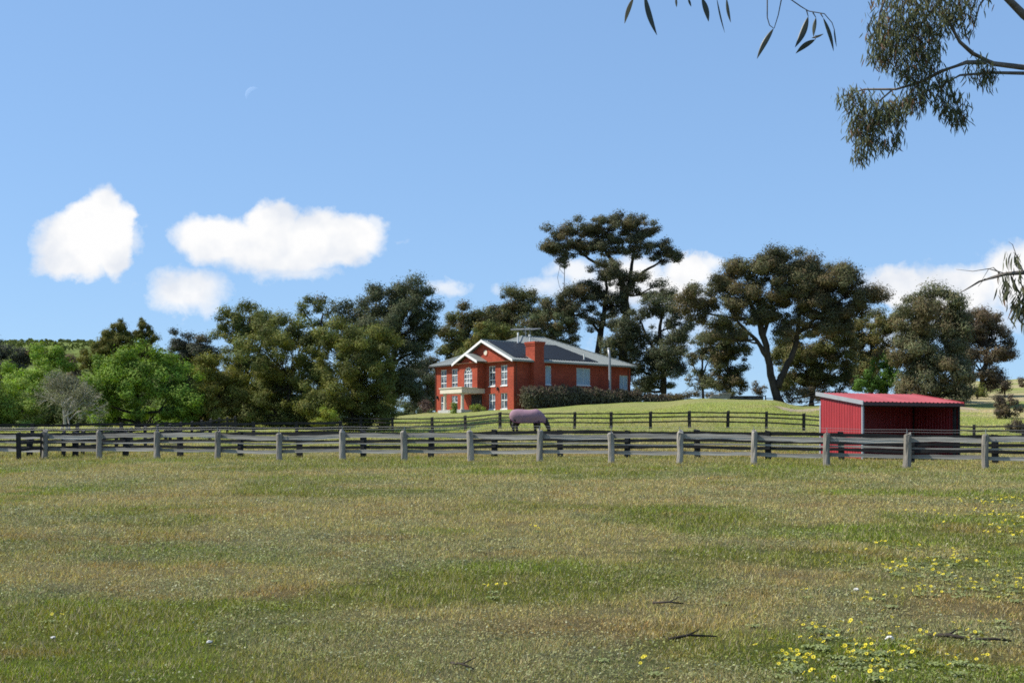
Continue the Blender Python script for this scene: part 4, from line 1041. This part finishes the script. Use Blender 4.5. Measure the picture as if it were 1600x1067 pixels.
def fence(name, label, pts, h, r, rails, mp, mr, round_=True, back=.1, wires=(), insul=False, base_dz=None):
    p0 = pts[0]; z0 = float(ground(p0[0], p0[1]))
    root = empty(name, (p0[0], p0[1], z0), label=label, cat='fence')
    pm = [post_mesh(k, round_, r, h) for k in range(5)]
    for m in pm: m.materials.append(mp)
    rm = {}
    for i, (hz, th, dp) in enumerate(rails):
        rm[i] = [rail_mesh(k, th, dp) for k in range(4)]
        for m in rm[i]: m.materials.append(mr)
    P3 = [np.array([x, y, float(ground(x, y))]) for x, y in pts]
    if base_dz: P3 = [p + np.array([0, 0, base_dz]) for p in P3]
    for k, p in enumerate(P3):
        o = link('post', pm[k % 5], None, root, p - np.array([p0[0], p0[1], z0]), (random.uniform(-.03, .03), random.uniform(-.035, .035), random.choice((0, math.pi)) + random.uniform(-.15, .15) if round_ else math.atan2(pts[-1][1] - pts[0][1], pts[-1][0] - pts[0][0])))
        if round_: o.scale = (random.uniform(.9, 1.1),) * 2 + (random.uniform(.96, 1.05),)
    for k in range(len(P3) - 1):
        a, b = P3[k], P3[k + 1]
        d = b - a; L_ = np.linalg.norm(d); nrm = np.array([-d[1], d[0], 0]) / np.hypot(d[0], d[1])
        if nrm[1] < 0: nrm = -nrm
        for i, (hz, th, dp) in enumerate(rails):
            j1, j2 = random.uniform(-.025, .025), random.uniform(-.025, .025)
            c = (a + b) / 2 + nrm * (back + (k % 2) * dp * .9) + np.array([0, 0, hz + (j1 + j2) / 2])
            ry = -math.atan2(d[2] + j2 - j1, np.hypot(d[0], d[1]))
            o = link('rail', rm[i][(k * 3 + i) % 4], None, root, c - np.array([p0[0], p0[1], z0]), (0, ry, math.atan2(d[1], d[0])))
            o.scale = (L_ + .16, 1, 1)
    for hz in wires:
        mb = MB(); 
        for k in range(len(P3) - 1):
            a, b = P3[k] + np.array([0, -.02, hz]), P3[k + 1] + np.array([0, -.02, hz]); m = (a + b) / 2 - np.array([0, 0, .02])
            o_ = np.array([p0[0], p0[1], z0]); mb.tube([a - o_, m - o_, b - o_], .005, 4, cap=False)
        mb.build('wire', M_WIRE, root)
    if insul:
        for k, p in enumerate(P3):
            mb = MB(); o_ = p - np.array([p0[0], p0[1], z0]); mb.tube([o_ + np.array([0, -.02, h - .05]), o_ + np.array([0, -.02, max(wires) + .02])], .014, 5)
            mb.build('wire_standoff', M_WIRE, root)
    return root

def line(a, b, n, jit=.0): return [(a[0] + (b[0] - a[0]) * k / n + random.uniform(-jit, jit), a[1] + (b[1] - a[1]) * k / n + random.uniform(-jit, jit) * .4) for k in range(n + 1)]
def ext(pts, n0, n1):
    d0 = np.subtract(pts[0], pts[1]); d1 = np.subtract(pts[-1], pts[-2])
    return [tuple(np.add(pts[0], d0 * k)) for k in range(n0, 0, -1)] + pts + [tuple(np.add(pts[-1], d1 * k)) for k in range(1, n1 + 1)]
# positions measured from the photograph's posts
near = []
for px in (1540, 1417, 1292, 1178, 1062, 955, 843, 735, 632, 535, 436, 340, 246, 155, 70):
    a = (px - 800) / F; k = (16.3 - a * 44) / (36.7 + a * 12); near.append((16.3 - 36.7 * k, 44 + 12 * k))
near = ext(near, 3, 3)
fence('paddock_fence', 'nearest weathered grey timber fence with thick round posts crossing the picture', near, 1.16, .125,
      [(.98, .185, .06), (.70, .065, .05), (.40, .14, .06)], M_GREYW, M_GREYR, back=.11, wires=(1.26, 1.35), insul=True)
sec = []
for px in (1555, 1425, 1315, 1200, 1090, 980, 876, 773, 673, 568, 468, 376, 282, 196, 118, 46):
    a = (px - 800) / F; k = (18.5 - a * 49) / (40.7 + a * 10.5); sec.append((18.5 - 40.7 * k, 49 + 10.5 * k))
sec = ext(sec, 3, 3)
fence('lane_fence', 'black stained post and rail fence just behind the grey fence', sec, 1.12, .115,
      [(1.0, .15, .05), (.70, .13, .05), (.44, .13, .05)], M_BLACKW, M_BLACKW, round_=False, back=-.12)
thr = [(-14.5, 103.0), (-12.0, 101.6), (-9.35, 100.2), (-6.1, 98.2)] + [(-3.5, 96.3), (-.88, 94.2), (1.75, 92.4), (4.45, 91.0), (6.98, 90.2), (9.72, 89.8), (12.4, 89.4), (15.0, 89.0), (17.6, 88.6), (20.1, 88.2),
       (22.6, 86.8), (25.0, 85.2), (27.3, 83.6), (29.6, 82.0), (32.2, 80.6), (34.8, 79.4)]
fence('far_paddock_fence', 'dark three rail fence crossing the lawn behind the horse', thr, 1.2, .095,
      [(1.08, .10, .05), (.78, .10, .05), (.46, .10, .05)], M_DARKW, M_DARKW, round_=False, back=-.09)
fence('cross_fence', 'dark rail fence running away from the left corner toward the trees', [(-20.6 - .02 * k, 53.5 + 2.7 * k) for k in range(17)], 1.15, .10,
      [(1.0, .12, .05), (.70, .12, .05), (.42, .12, .05)], M_DARKW, M_DARKW, round_=False, back=.09)
fence('grove_fence', 'rail fence at the foot of the left hand trees, dark rails filling in tree shade', [(-46 + 2.7 * k, 78 + .25 * k) for k in range(14)], 1.18, .10,
      [(1.06, .15, .05), (.76, .14, .05), (.46, .14, .05)], M_DARKW, M_DARKW, round_=False, back=.08)  # dense dark rails also stand in for shaded ground under the trees



# ------------------------------------------------------------------ horse
def horse():
    Y = 80.0; x = (826 - 800) / F * Y; z = float(ground(x, Y))
    root = empty('horse', (x, Y, z), R(4), label='dark horse in a mauve rug grazing in front of the lawn fence', cat='horse')
    V, E, Rr = [], [], []
    def add(p, r, par=None):
        V.append(p); Rr.append(r if isinstance(r, tuple) else (r, r))
        if par is not None: E.append((par, len(V) - 1))
        return len(V) - 1
    # head towards +x; body about 2.2 m overall, 1.55 m at the withers
    hip = add((-.62, 0, 1.18), (.30, .34)); bel = add((-.2, 0, 1.10), (.31, .36), hip); gir = add((.25, 0, 1.08), (.29, .36), bel); sh_ = add((.58, 0, 1.12), (.25, .33), gir)
    n1 = add((.86, 0, 1.02), (.15, .24), sh_); n2 = add((1.07, 0, .78), (.13, .20), n1); poll = add((1.22, 0, .56), (.12, .17), n2)
    fc = add((1.27, 0, .36), (.11, .15), poll); mz = add((1.25, 0, .14), (.08, .10), fc); add((1.23, 0, .05), (.055, .06), mz)
    rump = add((-.92, 0, 1.17), (.22, .26), hip); dock = add((-1.07, 0, 1.15), (.07, .07), rump)
    t1 = add((-1.13, 0, .98), (.06, .07), dock); t2 = add((-1.12, 0, .62), (.055, .07), t1); add((-1.09, 0, .38), (.02, .03), t2)
    for sgn in (-1, 1):
        dx = .12 * sgn
        a = add((-.80 + dx * .4, .17 * sgn, .92), (.14, .20), hip); b = add((-.70 + dx, .17 * sgn, .70), (.15, .19), a); c = add((-.88 + dx, .17 * sgn, .50), (.11, .13), b)
        d = add((-.84 + dx, .17 * sgn, .22), (.085, .09), c); e = add((-.82 + dx, .17 * sgn, .10), (.05, .05), d); add((-.79 + dx, .17 * sgn, .02), (.062, .07), e)
        dx = -.10 * sgn
        a = add((.52 + dx * .4, .16 * sgn, .86), (.11, .16), sh_); b = add((.52 + dx, .16 * sgn, .64), (.14, .16), a); c = add((.53 + dx, .16 * sgn, .46), (.11, .11), b)
        d = add((.53 + dx, .16 * sgn, .20), (.085, .09), c); e = add((.54 + dx, .16 * sgn, .10), (.048, .05), d); add((.57 + dx, .16 * sgn, .02), (.062, .07), e)
    for sgn in (-1, 1):
        add((1.16, .10 * sgn, .62), (.025, .03), poll); add((1.10, .13 * sgn, .68), (.01, .012), len(V) - 1)
    me = bpy.data.meshes.new('body'); me.from_pydata(V, E, [])
    o = link('body', me, M_HORSE, root)
    m = o.modifiers.new('skin', 'SKIN'); m.use_smooth_shade = True
    for i, sv in enumerate(me.skin_vertices[0].data): sv.radius = Rr[i]; sv.use_root = (i == 0)
    s = o.modifiers.new('sub', 'SUBSURF'); s.levels = 2; s.render_levels = 2
    # rug: a draped shell over back, flanks and neck
    st = [(-1.19, 1.0, .10, 1.14), (-1.15, .92, .20, 1.30), (-1.08, .82, .27, 1.42), (-.93, .72, .35, 1.51), (-.62, .68, .39, 1.54), (-.2, .68, .41, 1.48), (.2, .68, .41, 1.49), (.46, .69, .37, 1.55), (.62, .70, .32, 1.50), (.78, .72, .26, 1.39), (.90, .70, .21, 1.26), (1.0, .68, .18, 1.12), (1.06, .68, .16, 1.02)]
    v, f = [], []; n = 17
    for i, (xx, zb, wd, zt_) in enumerate(st):
        zm = zb + (zt_ - zb) * .42
        for j in range(n):
            if j < 3: yy, zz = wd * (.74 + .08 * j), zb + (zm - zb) * j / 3
            elif j > n - 4: yy, zz = -wd * (.74 + .08 * (n - 1 - j)), zb + (zm - zb) * (n - 1 - j) / 3
            else:
                t = math.pi * (j - 3) / (n - 7); yy, zz = wd * math.cos(t), zm + (zt_ - zm) * math.sin(t) ** .9
            wob = .02 * math.sin(i * 2.1 + j * 1.3)
            v.append((xx + wob * .8, yy * (1 + wob), zz + wob * .5))
    for i in range(len(st) - 1):
        for j in range(n - 1): f.append((i * n + j, (i + 1) * n + j, (i + 1) * n + j + 1, i * n + j + 1))
    me = bpy.data.meshes.new('rug'); me.from_pydata(v, [], f); me.update()
    rug = link('rug', me, M_RUG, root, smooth=True)
    s = rug.modifiers.new('sub', 'SUBSURF'); s.levels = 1; s.render_levels = 1
    s = rug.modifiers.new('solid', 'SOLIDIFY'); s.thickness = .02
    rug['label'] = 'mauve canvas rug with neck cover'
    for sgn in (-1, 1):
        b = MB(); b.tube([(st[i][0], sgn * st[i][2] * 1.01, st[i][1]) for i in range(1, len(st))], .022, 6); b.build('binding', M_RUGD, rug)
horse()


# ------------------------------------------------------------------ overhanging gum on the right (trunk stands outside the picture)
def lance(c, ax, side_, ln, wd, bend):
    """one long gum leaf: 5 cross sections, curved, tapering to both ends"""
    ts = np.array([0, .22, .5, .78, 1.0]); ws = np.array([.12, .8, 1, .6, .02])
    nrm = np.cross(ax, side_)
    v = []
    for t, w in zip(ts, ws):
        p = c + ax * ln * t + side_ * bend * ln * math.sin(t * math.pi * .9) + nrm * bend * .5 * ln * t * t
        v += [p - side_ * wd * w / 2, p + side_ * wd * w / 2]
    return v, [(2 * k, 2 * k + 1, 2 * k + 3, 2 * k + 2) for k in range(4)]

def overhang():
    tx, ty = 9.6, 15.5; tz = float(ground(tx, ty))
    root = empty('overhanging_gum', (tx, ty, tz), label='gum tree overhanging from the right with drooping narrow leaves at the top', cat='tree')
    off = np.array([tx, ty, tz])
    mb = MB()
    mb.tube([(0, 0, -.3), (.05, .05, .6), (.1, 0, 2.4), (.0, .2, 4.5), (-.15, .5, 6.6), (-.1, 1.0, 9.0), (.2, 1.3, 11.5)], [.36, .28, .24, .21, .18, .13, .06], 12)
    mb.build('trunk', M_BARKP, root, smooth=True)
    Yb = 18.0
    lb = MB()
    def pl(lst, Y=Yb): return [P(a, b, Y) - off for a, b in lst]
    def limb(lst, rad, Y=Yb, start=None):
        pts = pl(lst, Y)
        if start is not None: pts = [np.array(start, float)] + pts
        lb.tube(pts, np.linspace(rad[0], rad[1], len(pts)), 7)
    limb([(1680, 100), (1600, 106), (1552, 100), (1520, 84), (1500, 66), (1488, 45), (1470, 10), (1450, -40)], (.05, .010), start=(-.05, .25, 5.2))
    limb([(1540, 98), (1510, 98), (1470, 112), (1440, 128), (1400, 140), (1350, 140), (1320, 150)], (.035, .008))
    limb([(1700, 118), (1600, 115), (1550, 114), (1500, 118), (1480, 128), (1462, 150)], (.035, .007), start=(-.05, .25, 5.1))
    limb([(1480, 120), (1490, 150), (1500, 175)], (.014, .005))
    limb([(1395, 140), (1372, 160), (1362, 200), (1350, 235)], (.014, .004))
    limb([(1660, 70), (1600, 24), (1572, -4), (1530, -50), (1470, -90), (1410, -70)], (.075, .02), start=(-.1, .5, 6.0))
    limb([(1530, -50), (1480, -10), (1450, 25), (1420, 60), (1390, 95)], (.03, .006))
    limb([(1410, -70), (1390, -20), (1375, 20), (1370, 60)], (.03, .006))
    limb([(1550, -20), (1530, 10), (1520, 50)], (.02, .005))
    # twigs at the right edge, nearer
    limb([(1720, 400), (1640, 425), (1600, 426), (1572, 428), (1550, 434), (1530, 440), (1510, 452), (1495, 460)], (.035, .002), 12.5, start=(0, .1, 3.4))
    for tw in ([(1572, 428), (1545, 420), (1520, 424), (1494, 421)], [(1550, 434), (1538, 436), (1528, 448)], [(1565, 430), (1552, 418), (1545, 420), (1533, 440)],
               [(1600, 426), (1590, 405), (1582, 382), (1576, 378)], [(1640, 425), (1610, 450), (1590, 470)]):
        limb(tw, (.006, .0015), 12.5)
    V, Fc, C = [], [], []
    def spray(cl, Y, n, ln, pal, up_=0.12):
        px, py, rx, ry = cl; s = Y / F
        for _ in range(n):
            while True:
                q = rng.uniform(-1, 1, 3)
                if q @ q < 1: break
            c = P(px + q[0] * rx, py + q[1] * ry, Y); c[1] += q[2] * rx * s * 1.1
            # a twig end with a few leaves hanging from it
            hub = c
            for k in range(rng.integers(3, 6)):
                ax = np.array([rng.normal() * .42, rng.normal() * .42, -1.0]); ax /= np.linalg.norm(ax)
                sd = np.cross(ax, rng.normal(size=3)); sd /= np.linalg.norm(sd)
                l = ln * rng.uniform(.65, 1.3)
                v, f = lance(hub + rng.normal(size=3) * .045 - off, ax, sd, l, l * rng.uniform(.11, .16), rng.uniform(-.16, .16))
                o_ = len(V); V.extend(v); Fc.extend([tuple(o_ + a for a in q_) for q_ in f])
                col = np.array(pal) * rng.uniform(.55, 1.5)
                if rng.random() < .12: col = np.array([.17, .10, .06]) * rng.uniform(.6, 1.2)
                C.extend([col] * len(v))
    pal = (.120, .128, .062)
    for cl, n in (((1400, 25, 44, 46), 115), ((1455, 15, 50, 48), 140), ((1505, 15, 24, 40), 50), ((1375, 66, 22, 40), 60), ((1415, 80, 36, 42), 95), ((1450, 70, 28, 46), 75), ((1425, 112, 26, 20), 34),
                  ((1330, 150, 22, 16), 26), ((1355, 175, 34, 30), 70), ((1382, 200, 28, 36), 75), ((1350, 212, 22, 30), 48), ((1342, 240, 8, 14), 12), ((1400, 165, 26, 22), 44), ((1436, 150, 26, 22), 46), ((1470, 125, 20, 20), 30),
                  ((1485, 160, 22, 24), 46), ((1500, 180, 14, 18), 26), ((1530, 108, 20, 16), 26), ((1545, 122, 10, 12), 10), ((1470, -50, 80, 50), 80), ((1545, -40, 40, 40), 30), ((1600, -60, 60, 40), 50)):
        spray(cl, Yb, int(n * 1.9), .12, pal)
    for cl, n in (((1598, 470, 14, 26), 26), ((1583, 400, 6, 16), 4), ((1578, 432, 12, 14), 7), ((1640, 440, 30, 50), 40), ((1572, 450, 8, 10), 4), ((1620, 480, 20, 30), 26)):
        spray(cl, 12.5, n, .14, (.10, .105, .055))
    me = bpy.data.meshes.new('leaves'); me.from_pydata([tuple(p) for p in V], [], Fc); me.update()
    a = me.attributes.new('tint', 'FLOAT_COLOR', 'POINT'); cc = np.ones((len(V), 4), np.float32); cc[:, :3] = np.array(C); a.data.foreach_set('color', cc.ravel())
    o = link('leaves', me, M_LEAF, root, smooth=True); tag(o, kind='stuff')
    # the few large leaves hanging close by at the very top of the picture
    Yn = 5.3
    def q(p): return P(960 + p[0] / 2.5, p[1] / 2.5, Yn)
    start = P(1420, -420, 7.5) - off
    lb.tube([np.array([-.15, .5, 6.6]), P(2000, -560, 11) - off, start], [.11, .07, .03], 7)
    for tw in ([(640, -260), (690, -60), (690, 0), (730, 28), (760, 45), (820, 55), (850, 90), (860, 120)], [(600, -200), (597, 0), (597, 70), (606, 100), (622, 112)], [(655, -220), (652, 0), (640, 60), (624, 112)],
               [(300, -240), (200, -60), (110, -20), (75, -8)], [(300, -240), (330, -80), (340, -8)], [(300, -240), (400, -60), (400, -5)], [(400, -60), (440, -5)], [(200, -60), (240, -8)], [(330, -80), (290, -5)],
               [(750, 40), (757, 66)], [(775, 50), (787, 70)], [(805, 54), (815, 70)], [(787, 140), (784, 156)]):
        lb.tube([q(p) - off for p in tw], np.linspace(.0032, .0016, len(tw)), 5)
    tops = [(300, -240), (640, -260), (600, -200), (655, -220)]
    for t in tops: lb.tube([start, (start + q(t) - off) / 2 + np.array([0, 0, .06]), q(t) - off], [.02, .008, .003], 6)
    lb.build('branches', simple('gum_limb_bark', (.15, .125, .10), .85, .15, var=.5, nscale=6), root, smooth=True)['kind'] = 'stuff'
    m_l = simple('gum_leaf', (.050, .055, .032), .45, .4, var=.35, nscale=30)
    m_t = simple('dry_gum_leaf', (.26, .19, .10), .6, .3, var=.3, nscale=30)
    leaves = [((75, -8), (42, 95), 17, m_t, .05), ((118, -20), (172, 138), 24, m_l, .06), ((240, -8), (243, 30), 9, m_l, .0), ((288, -6), (300, 28), 9, m_l, 0), ((342, -8), (366, 88), 22, m_l, -.05),
              ((400, -6), (434, 130), 7, m_l, .03), ((438, -6), (456, 90), 12, m_l, .04), ((622, 112), (558, 232), 20, m_l, .04), ((757, 66), (702, 188), 24, m_l, -.06), ((787, 70), (778, 145), 15, m_l, .03),
              ((784, 156), (710, 212), 20, m_l, .07), ((815, 70), (855, 205), 14, m_l, -.05), ((858, 110), (869, 185), 7, m_l, .02), ((770, 150), (818, 132), 9, m_t, .05)]
    for (a, b, wd, m, bend) in leaves:
        A, B = q(a), q(b); ax = B - A; ln = np.linalg.norm(ax); ax /= ln
        tw = rng.uniform(-.5, .5); sd = np.cross(ax, np.array([math.sin(tw), -math.cos(tw), 0])); sd /= np.linalg.norm(sd)
        v, f = lance(A - off, ax, sd, ln, wd / 2.5 * Yn / F * 1.1, bend)
        me = bpy.data.meshes.new('leaf'); me.from_pydata([tuple(p) for p in v], [], f); me.update()
        o = link('leaf', me, m, root, smooth=True)
        s_ = o.modifiers.new('sub', 'SUBSURF'); s_.levels = 2; s_.render_levels = 2
        s_ = o.modifiers.new('solid', 'SOLIDIFY'); s_.thickness = .0006
overhang()


# ------------------------------------------------------------------ grass
def scatter(n, p, Y0=6.8, Y1=125.0, seed=101):
    y = Y0 * (Y1 / Y0) ** (rng.random(n) ** p); x = rng.uniform(-1, 1, n) * (.44 * y + 2.0)
    tuft = fbm(x / .30, y / .30, seed, 2)
    keep = rng.random(n) < np.clip((tuft - .22) * 2.6, .18, 1)
    return x[keep], y[keep]

def grass():
    x, y = scatter(1150000, 1.15); n = len(x)
    z = ground(x, y); base = field_tint(x, y)
    sc = np.clip((y / 9.0) ** .62, .85, 4.6)
    lush = np.clip((fbm(x / 2.6, y / 2.6, 21, 5) - .46) / .1, -1, 1)
    hgt = (.015 + .027 * np.clip(fbm(x / .7, y / .7, 111, 3) * 1.7 - .4, .08, 1.2) * (1 - .22 * lush) * rng.uniform(.3, 1.6, n)) * sc
    wid = .0062 * sc * rng.uniform(.7, 1.4, n)
    ax = np.concatenate([rng.normal(size=(n, 2)) * .62, np.ones((n, 1))], 1); ax /= np.linalg.norm(ax, axis=1, keepdims=True)
    th = rng.uniform(0, 2 * math.pi, n); sd = np.stack([np.cos(th), np.sin(th), np.zeros(n)], 1) * wid[:, None]
    b = np.stack([x, y, z - .004], 1); tip = b + ax * (hgt * 1.5)[:, None]
    v = np.stack([b - sd * .5, b + sd * .5, tip], 1).reshape(-1, 3)
    col = base * np.array([1.62, 1.54, 1.18]) * rng.uniform(.55, 1.5, (n, 1)) * (1 + rng.normal(size=(n, 3)) * .08)
    dry = rng.random(n) < .27 * np.clip(1.6 - y / 80, .3, 1); col[dry] = np.array([.46, .39, .22]) * rng.uniform(.6, 1.25, (dry.sum(), 1))
    dk = rng.random(n) < .10; col[dk] *= .45
    o = link('grass', np_mesh('grass', v, np.arange(3 * n).reshape(n, 3), np.repeat(np.clip(col, .005, 1), 3, 0)), M_GRASSB)
    tag(o, 'short grazed paddock grass with scattered dry blades', 'grass', kind='stuff'); NTRI[0] += n
    # clover, dock and other low broad leaves, thicker in some patches
    x, y = scatter(330000, 1.1, Y1=60, seed=131)
    clover = fbm(x / 1.5 + 9, y / 1.5, 33, 4); keep = rng.random(len(x)) < np.clip((clover - .40) * 5.5, .18, 1); x, y = x[keep], y[keep]; n = len(x)
    sc = np.clip((y / 9.0) ** .6, .8, 3.2) * rng.uniform(.55, 1.35, n)
    ax = rng.normal(size=(n, 3)) * np.array([1, 1, .25]); ax[:, 2] += .35
    c = np.stack([x, y, ground(x, y) + rng.uniform(.004, .04, n) * np.clip(sc, .6, 2)], 1)
    col = field_tint(x, y) * .9 + np.array([.085, .095, .03]) * rng.uniform(.3, 1.4, (n, 1)); col *= rng.uniform(.55, 1.35, (n, 1))
    pale = rng.random(n) < .10; col[pale] = np.array([.36, .37, .22]) * rng.uniform(.7, 1.3, (pale.sum(), 1))
    up_ = np.concatenate([rng.normal(size=(n, 2)) * .55, np.ones((n, 1))], 1)
    o = link('clover', leaf_mesh('clover', c, ax, .021 * sc, .0125 * sc, np.clip(col, .005, 1), up_), M_GRASSB)
    tag(o, 'low clover and broad leaved weeds among the paddock grass', 'clover', kind='stuff'); NTRI[0] += 2 * n
grass()

# ------------------------------------------------------------------ capeweed daisies
def flowers():
    fl = MB(); n = 11
    vv, ff = [(0, 0, .004)], []
    for k in range(n):
        t = 2 * math.pi * k / n; w = math.pi / n * .78
        i = len(vv)
        vv += [(.006 * math.cos(t - w), .006 * math.sin(t - w), .004), (.017 * math.cos(t - w * .8), .017 * math.sin(t - w * .8), .007), (.023 * math.cos(t), .023 * math.sin(t), .006), (.017 * math.cos(t + w * .8), .017 * math.sin(t + w * .8), .007), (.006 * math.cos(t + w), .006 * math.sin(t + w), .004)]
        ff.append(tuple(range(i, i + 5)))
    me_p = bpy.data.meshes.new('flower'); me_p.from_pydata(vv, [], ff); me_p.materials.append(simple('yellow_petals', (.80, .66, .040), .6, .2, var=.2, nscale=40))
    cm = MB(); cm.tube([(0, 0, .003), (0, 0, .009), (0, 0, .012)], [.008, .007, .003], 9); me_c = cm.mesh('flower_centre'); me_c.materials.append(simple('dark_flower_centre', (.09, .065, .012), .8, .1))
    lv, lf = [], []
    for k in range(9):
        t = 2 * math.pi * k / 9 + random.uniform(-.3, .3); l = random.uniform(.05, .10); c, s = math.cos(t), math.sin(t)
        i = len(lv)
        for (a, w, h) in ((0, .003, .004), (.45, .010, .028), (.8, .016, .034), (1, .002, .022)):
            lv += [(a * l * c - w * s, a * l * s + w * c, h), (a * l * c + w * s, a * l * s - w * c, h)]
        for j in range(3): lf.append((i + 2 * j, i + 2 * j + 1, i + 2 * j + 3, i + 2 * j + 2))
    me_l = bpy.data.meshes.new('leaf_rosette'); me_l.from_pydata(lv, [], lf); me_l.materials.append(simple('capeweed_leaf', (.19, .22, .075), .6, .2, var=.3, nscale=30))
    sm = MB(); sm.tube([(0, 0, 0), (.002, .002, 1)], [.0016, .0012], 4); me_s = sm.mesh('stem'); me_s.materials.append(simple('flower_stem', (.14, .18, .05), .6, .2))
    # patches: (px, py, rx, ry, plants)
    patches = [(1575, 797, 35, 9, 26), (1545, 815, 45, 14, 22), (1590, 830, 20, 12, 10), (1430, 862, 24, 6, 5), (1500, 905, 60, 18, 22), (1385, 895, 26, 8, 10), (1465, 895, 30, 12, 12), (1560, 915, 45, 20, 16), (1300, 885, 30, 12, 2),
               (1540, 935, 50, 10, 10), (1355, 930, 20, 10, 4), (1415, 990, 60, 20, 11), (1300, 1000, 40, 18, 12), (1290, 1040, 50, 22, 18), (1340, 1015, 40, 15, 7), (1500, 985, 60, 15, 6), (1235, 1050, 40, 12, 6), (1490, 1020, 50, 20, 5),
               (1370, 1050, 50, 12, 6), (1440, 870, 60, 20, 8), (1180, 960, 90, 60, 3), (960, 1050, 40, 12, 2), (420, 900, 250, 60, 5), (600, 740, 300, 10, 10), (1100, 740, 300, 12, 8)]
    k = 0
    for (px, py, rx, ry, cnt) in patches:
        for _ in range(cnt):
            a = (px + rng.normal() * rx * 1.0 - 800) / F; row = (py + rng.normal() * ry * 1.0 - HY) / F
            y = 20.0
            for _i in range(30): y = y * .5 + .5 * (EYE - float(ground(a * y, y))) / row
            x = a * y; z = float(ground(x, y))
            far = y > 16
            where = ('far flower patch at the right edge' if py < 840 and px > 1400 else 'middle flower patch on the right' if py < 960 and px > 1200 else 'nearest flower patch at lower right' if px > 1200 else 'open grass away from the patches')
            root = empty('capeweed_plant', (x, y, z), random.uniform(0, 6.3), label='small yellow capeweed daisy in the ' + where, cat='flower', group='yellow daisies, ' + where)
            link('leaf_rosette', me_l, None, root).scale = (.75,) * 3
            for _f in range(rng.integers(2, 6) if not far else rng.integers(4, 9)):
                fx_, fy_ = rng.normal(size=2) * (.10 if not far else .16); h = rng.uniform(.05, .10)
                st_ = link('stem', me_s, None, root, (fx_, fy_, 0)); st_.scale = (1, 1, h)
                fo = link('flower', me_p, None, root, (fx_, fy_, h), (rng.normal() * .45 - .1, rng.normal() * .45, rng.uniform(0, 6)))
                fo.scale = (rng.uniform(.58, .85) if not far else rng.uniform(.7, 1.1),) * 3
                link('flower_centre', me_c, None, fo).scale = (.65, .65, .9)
flowers()

def on_field(px, py):
    a = (px - 800) / F; row = (py - HY) / F; y = 15.0
    for _ in range(40): y = y * .5 + .5 * (EYE - float(ground(a * y, y))) / row
    return np.array([a * y, y, float(ground(a * y, y))])

# fallen sticks and scraps
for pts, r, lab in (([(1448, 998), (1480, 1000), (1522, 1003), (1555, 1006), (1580, 1005)], .017, 'dark fallen stick lying in the grass at lower right'),
                    ([(1045, 1003), (1075, 1000), (1120, 998)], .014, 'dark fallen stick lying in the grass right of centre'),
                    ([(1020, 945), (1045, 947), (1068, 946)], .012, 'short thin stick in the grass above the longer stick'),
                    ([(705, 1040), (722, 1046), (740, 1049)], .010, 'small twig in the grass near the bottom middle')):
    p3 = [on_field(*p) + np.array([0, 0, .02 + .018 * (i % 2)]) for i, p in enumerate(pts)]
    mb = MB(); o_ = p3[0]; mb.tube([p - o_ for p in p3], np.linspace(r, r * .45, len(p3)), 7)
    mb.tube([p3[1] - o_, p3[1] - o_ + np.array([.09, .05, .035])], [r * .6, r * .25], 5)
    root = empty('fallen_stick', tuple(o_), label=lab, cat='stick'); mb.build('wood', M_STICK, root, smooth=True)
for (px, py, sz_, lab) in ((1390, 1003, .035, 'small crumpled white scrap among the nearest yellow flowers'), (1338, 925, .028, 'small pale curl of bark in the grass at right'), (327, 1008, .022, 'small white stone in the grass at lower left'), (83, 1001, .018, 'tiny white stone in the grass near the left edge')):
    p = on_field(px, py); bm = bmesh.new(); bmesh.ops.create_icosphere(bm, subdivisions=2, radius=sz_)
    for v in bm.verts: v.co *= random.uniform(.75, 1.2); v.co.z *= .6
    me = bpy.data.meshes.new('pale_scrap'); bm.to_mesh(me); bm.free()
    o = link('pale_scrap', me, simple('bleached_scrap', (.62, .60, .56), .8, .2, var=.2, nscale=30), loc=(p[0], p[1], p[2] + .025)); tag(o, lab, 'scrap')

# ------------------------------------------------------------------ the day moon, lit by the sun
def moon():
    Ym = 6000.0; c = P(396, 149, Ym); r = 12.5 / F * Ym
    bm = bmesh.new(); bmesh.ops.create_uvsphere(bm, u_segments=64, v_segments=32, radius=r); bmesh.ops.delete(bm, geom=[f for f in bm.faces if f.normal.dot(sun_dir) < .12 or f.normal.y > .05], context='FACES'); me = bpy.data.meshes.new('moon'); bm.to_mesh(me); bm.free()
    def fn(nt, out):
        N, L = nt.nodes.new, nt.links.new
        d = N('ShaderNodeBsdfDiffuse'); d.inputs[0].default_value = (.055, .053, .05, 1); t = N('ShaderNodeBsdfTransparent'); a = N('ShaderNodeAddShader')
        L(d.outputs[0], a.inputs[0]); L(t.outputs[0], a.inputs[1]); L(a.outputs[0], out.inputs[0])
    o = link('moon', me, mat('pale_moon', fn), loc=tuple(c), smooth=True); tag(o, 'faint crescent moon in the blue sky at upper left', 'moon')
moon()
print('leaf and grass triangles', NTRI[0])
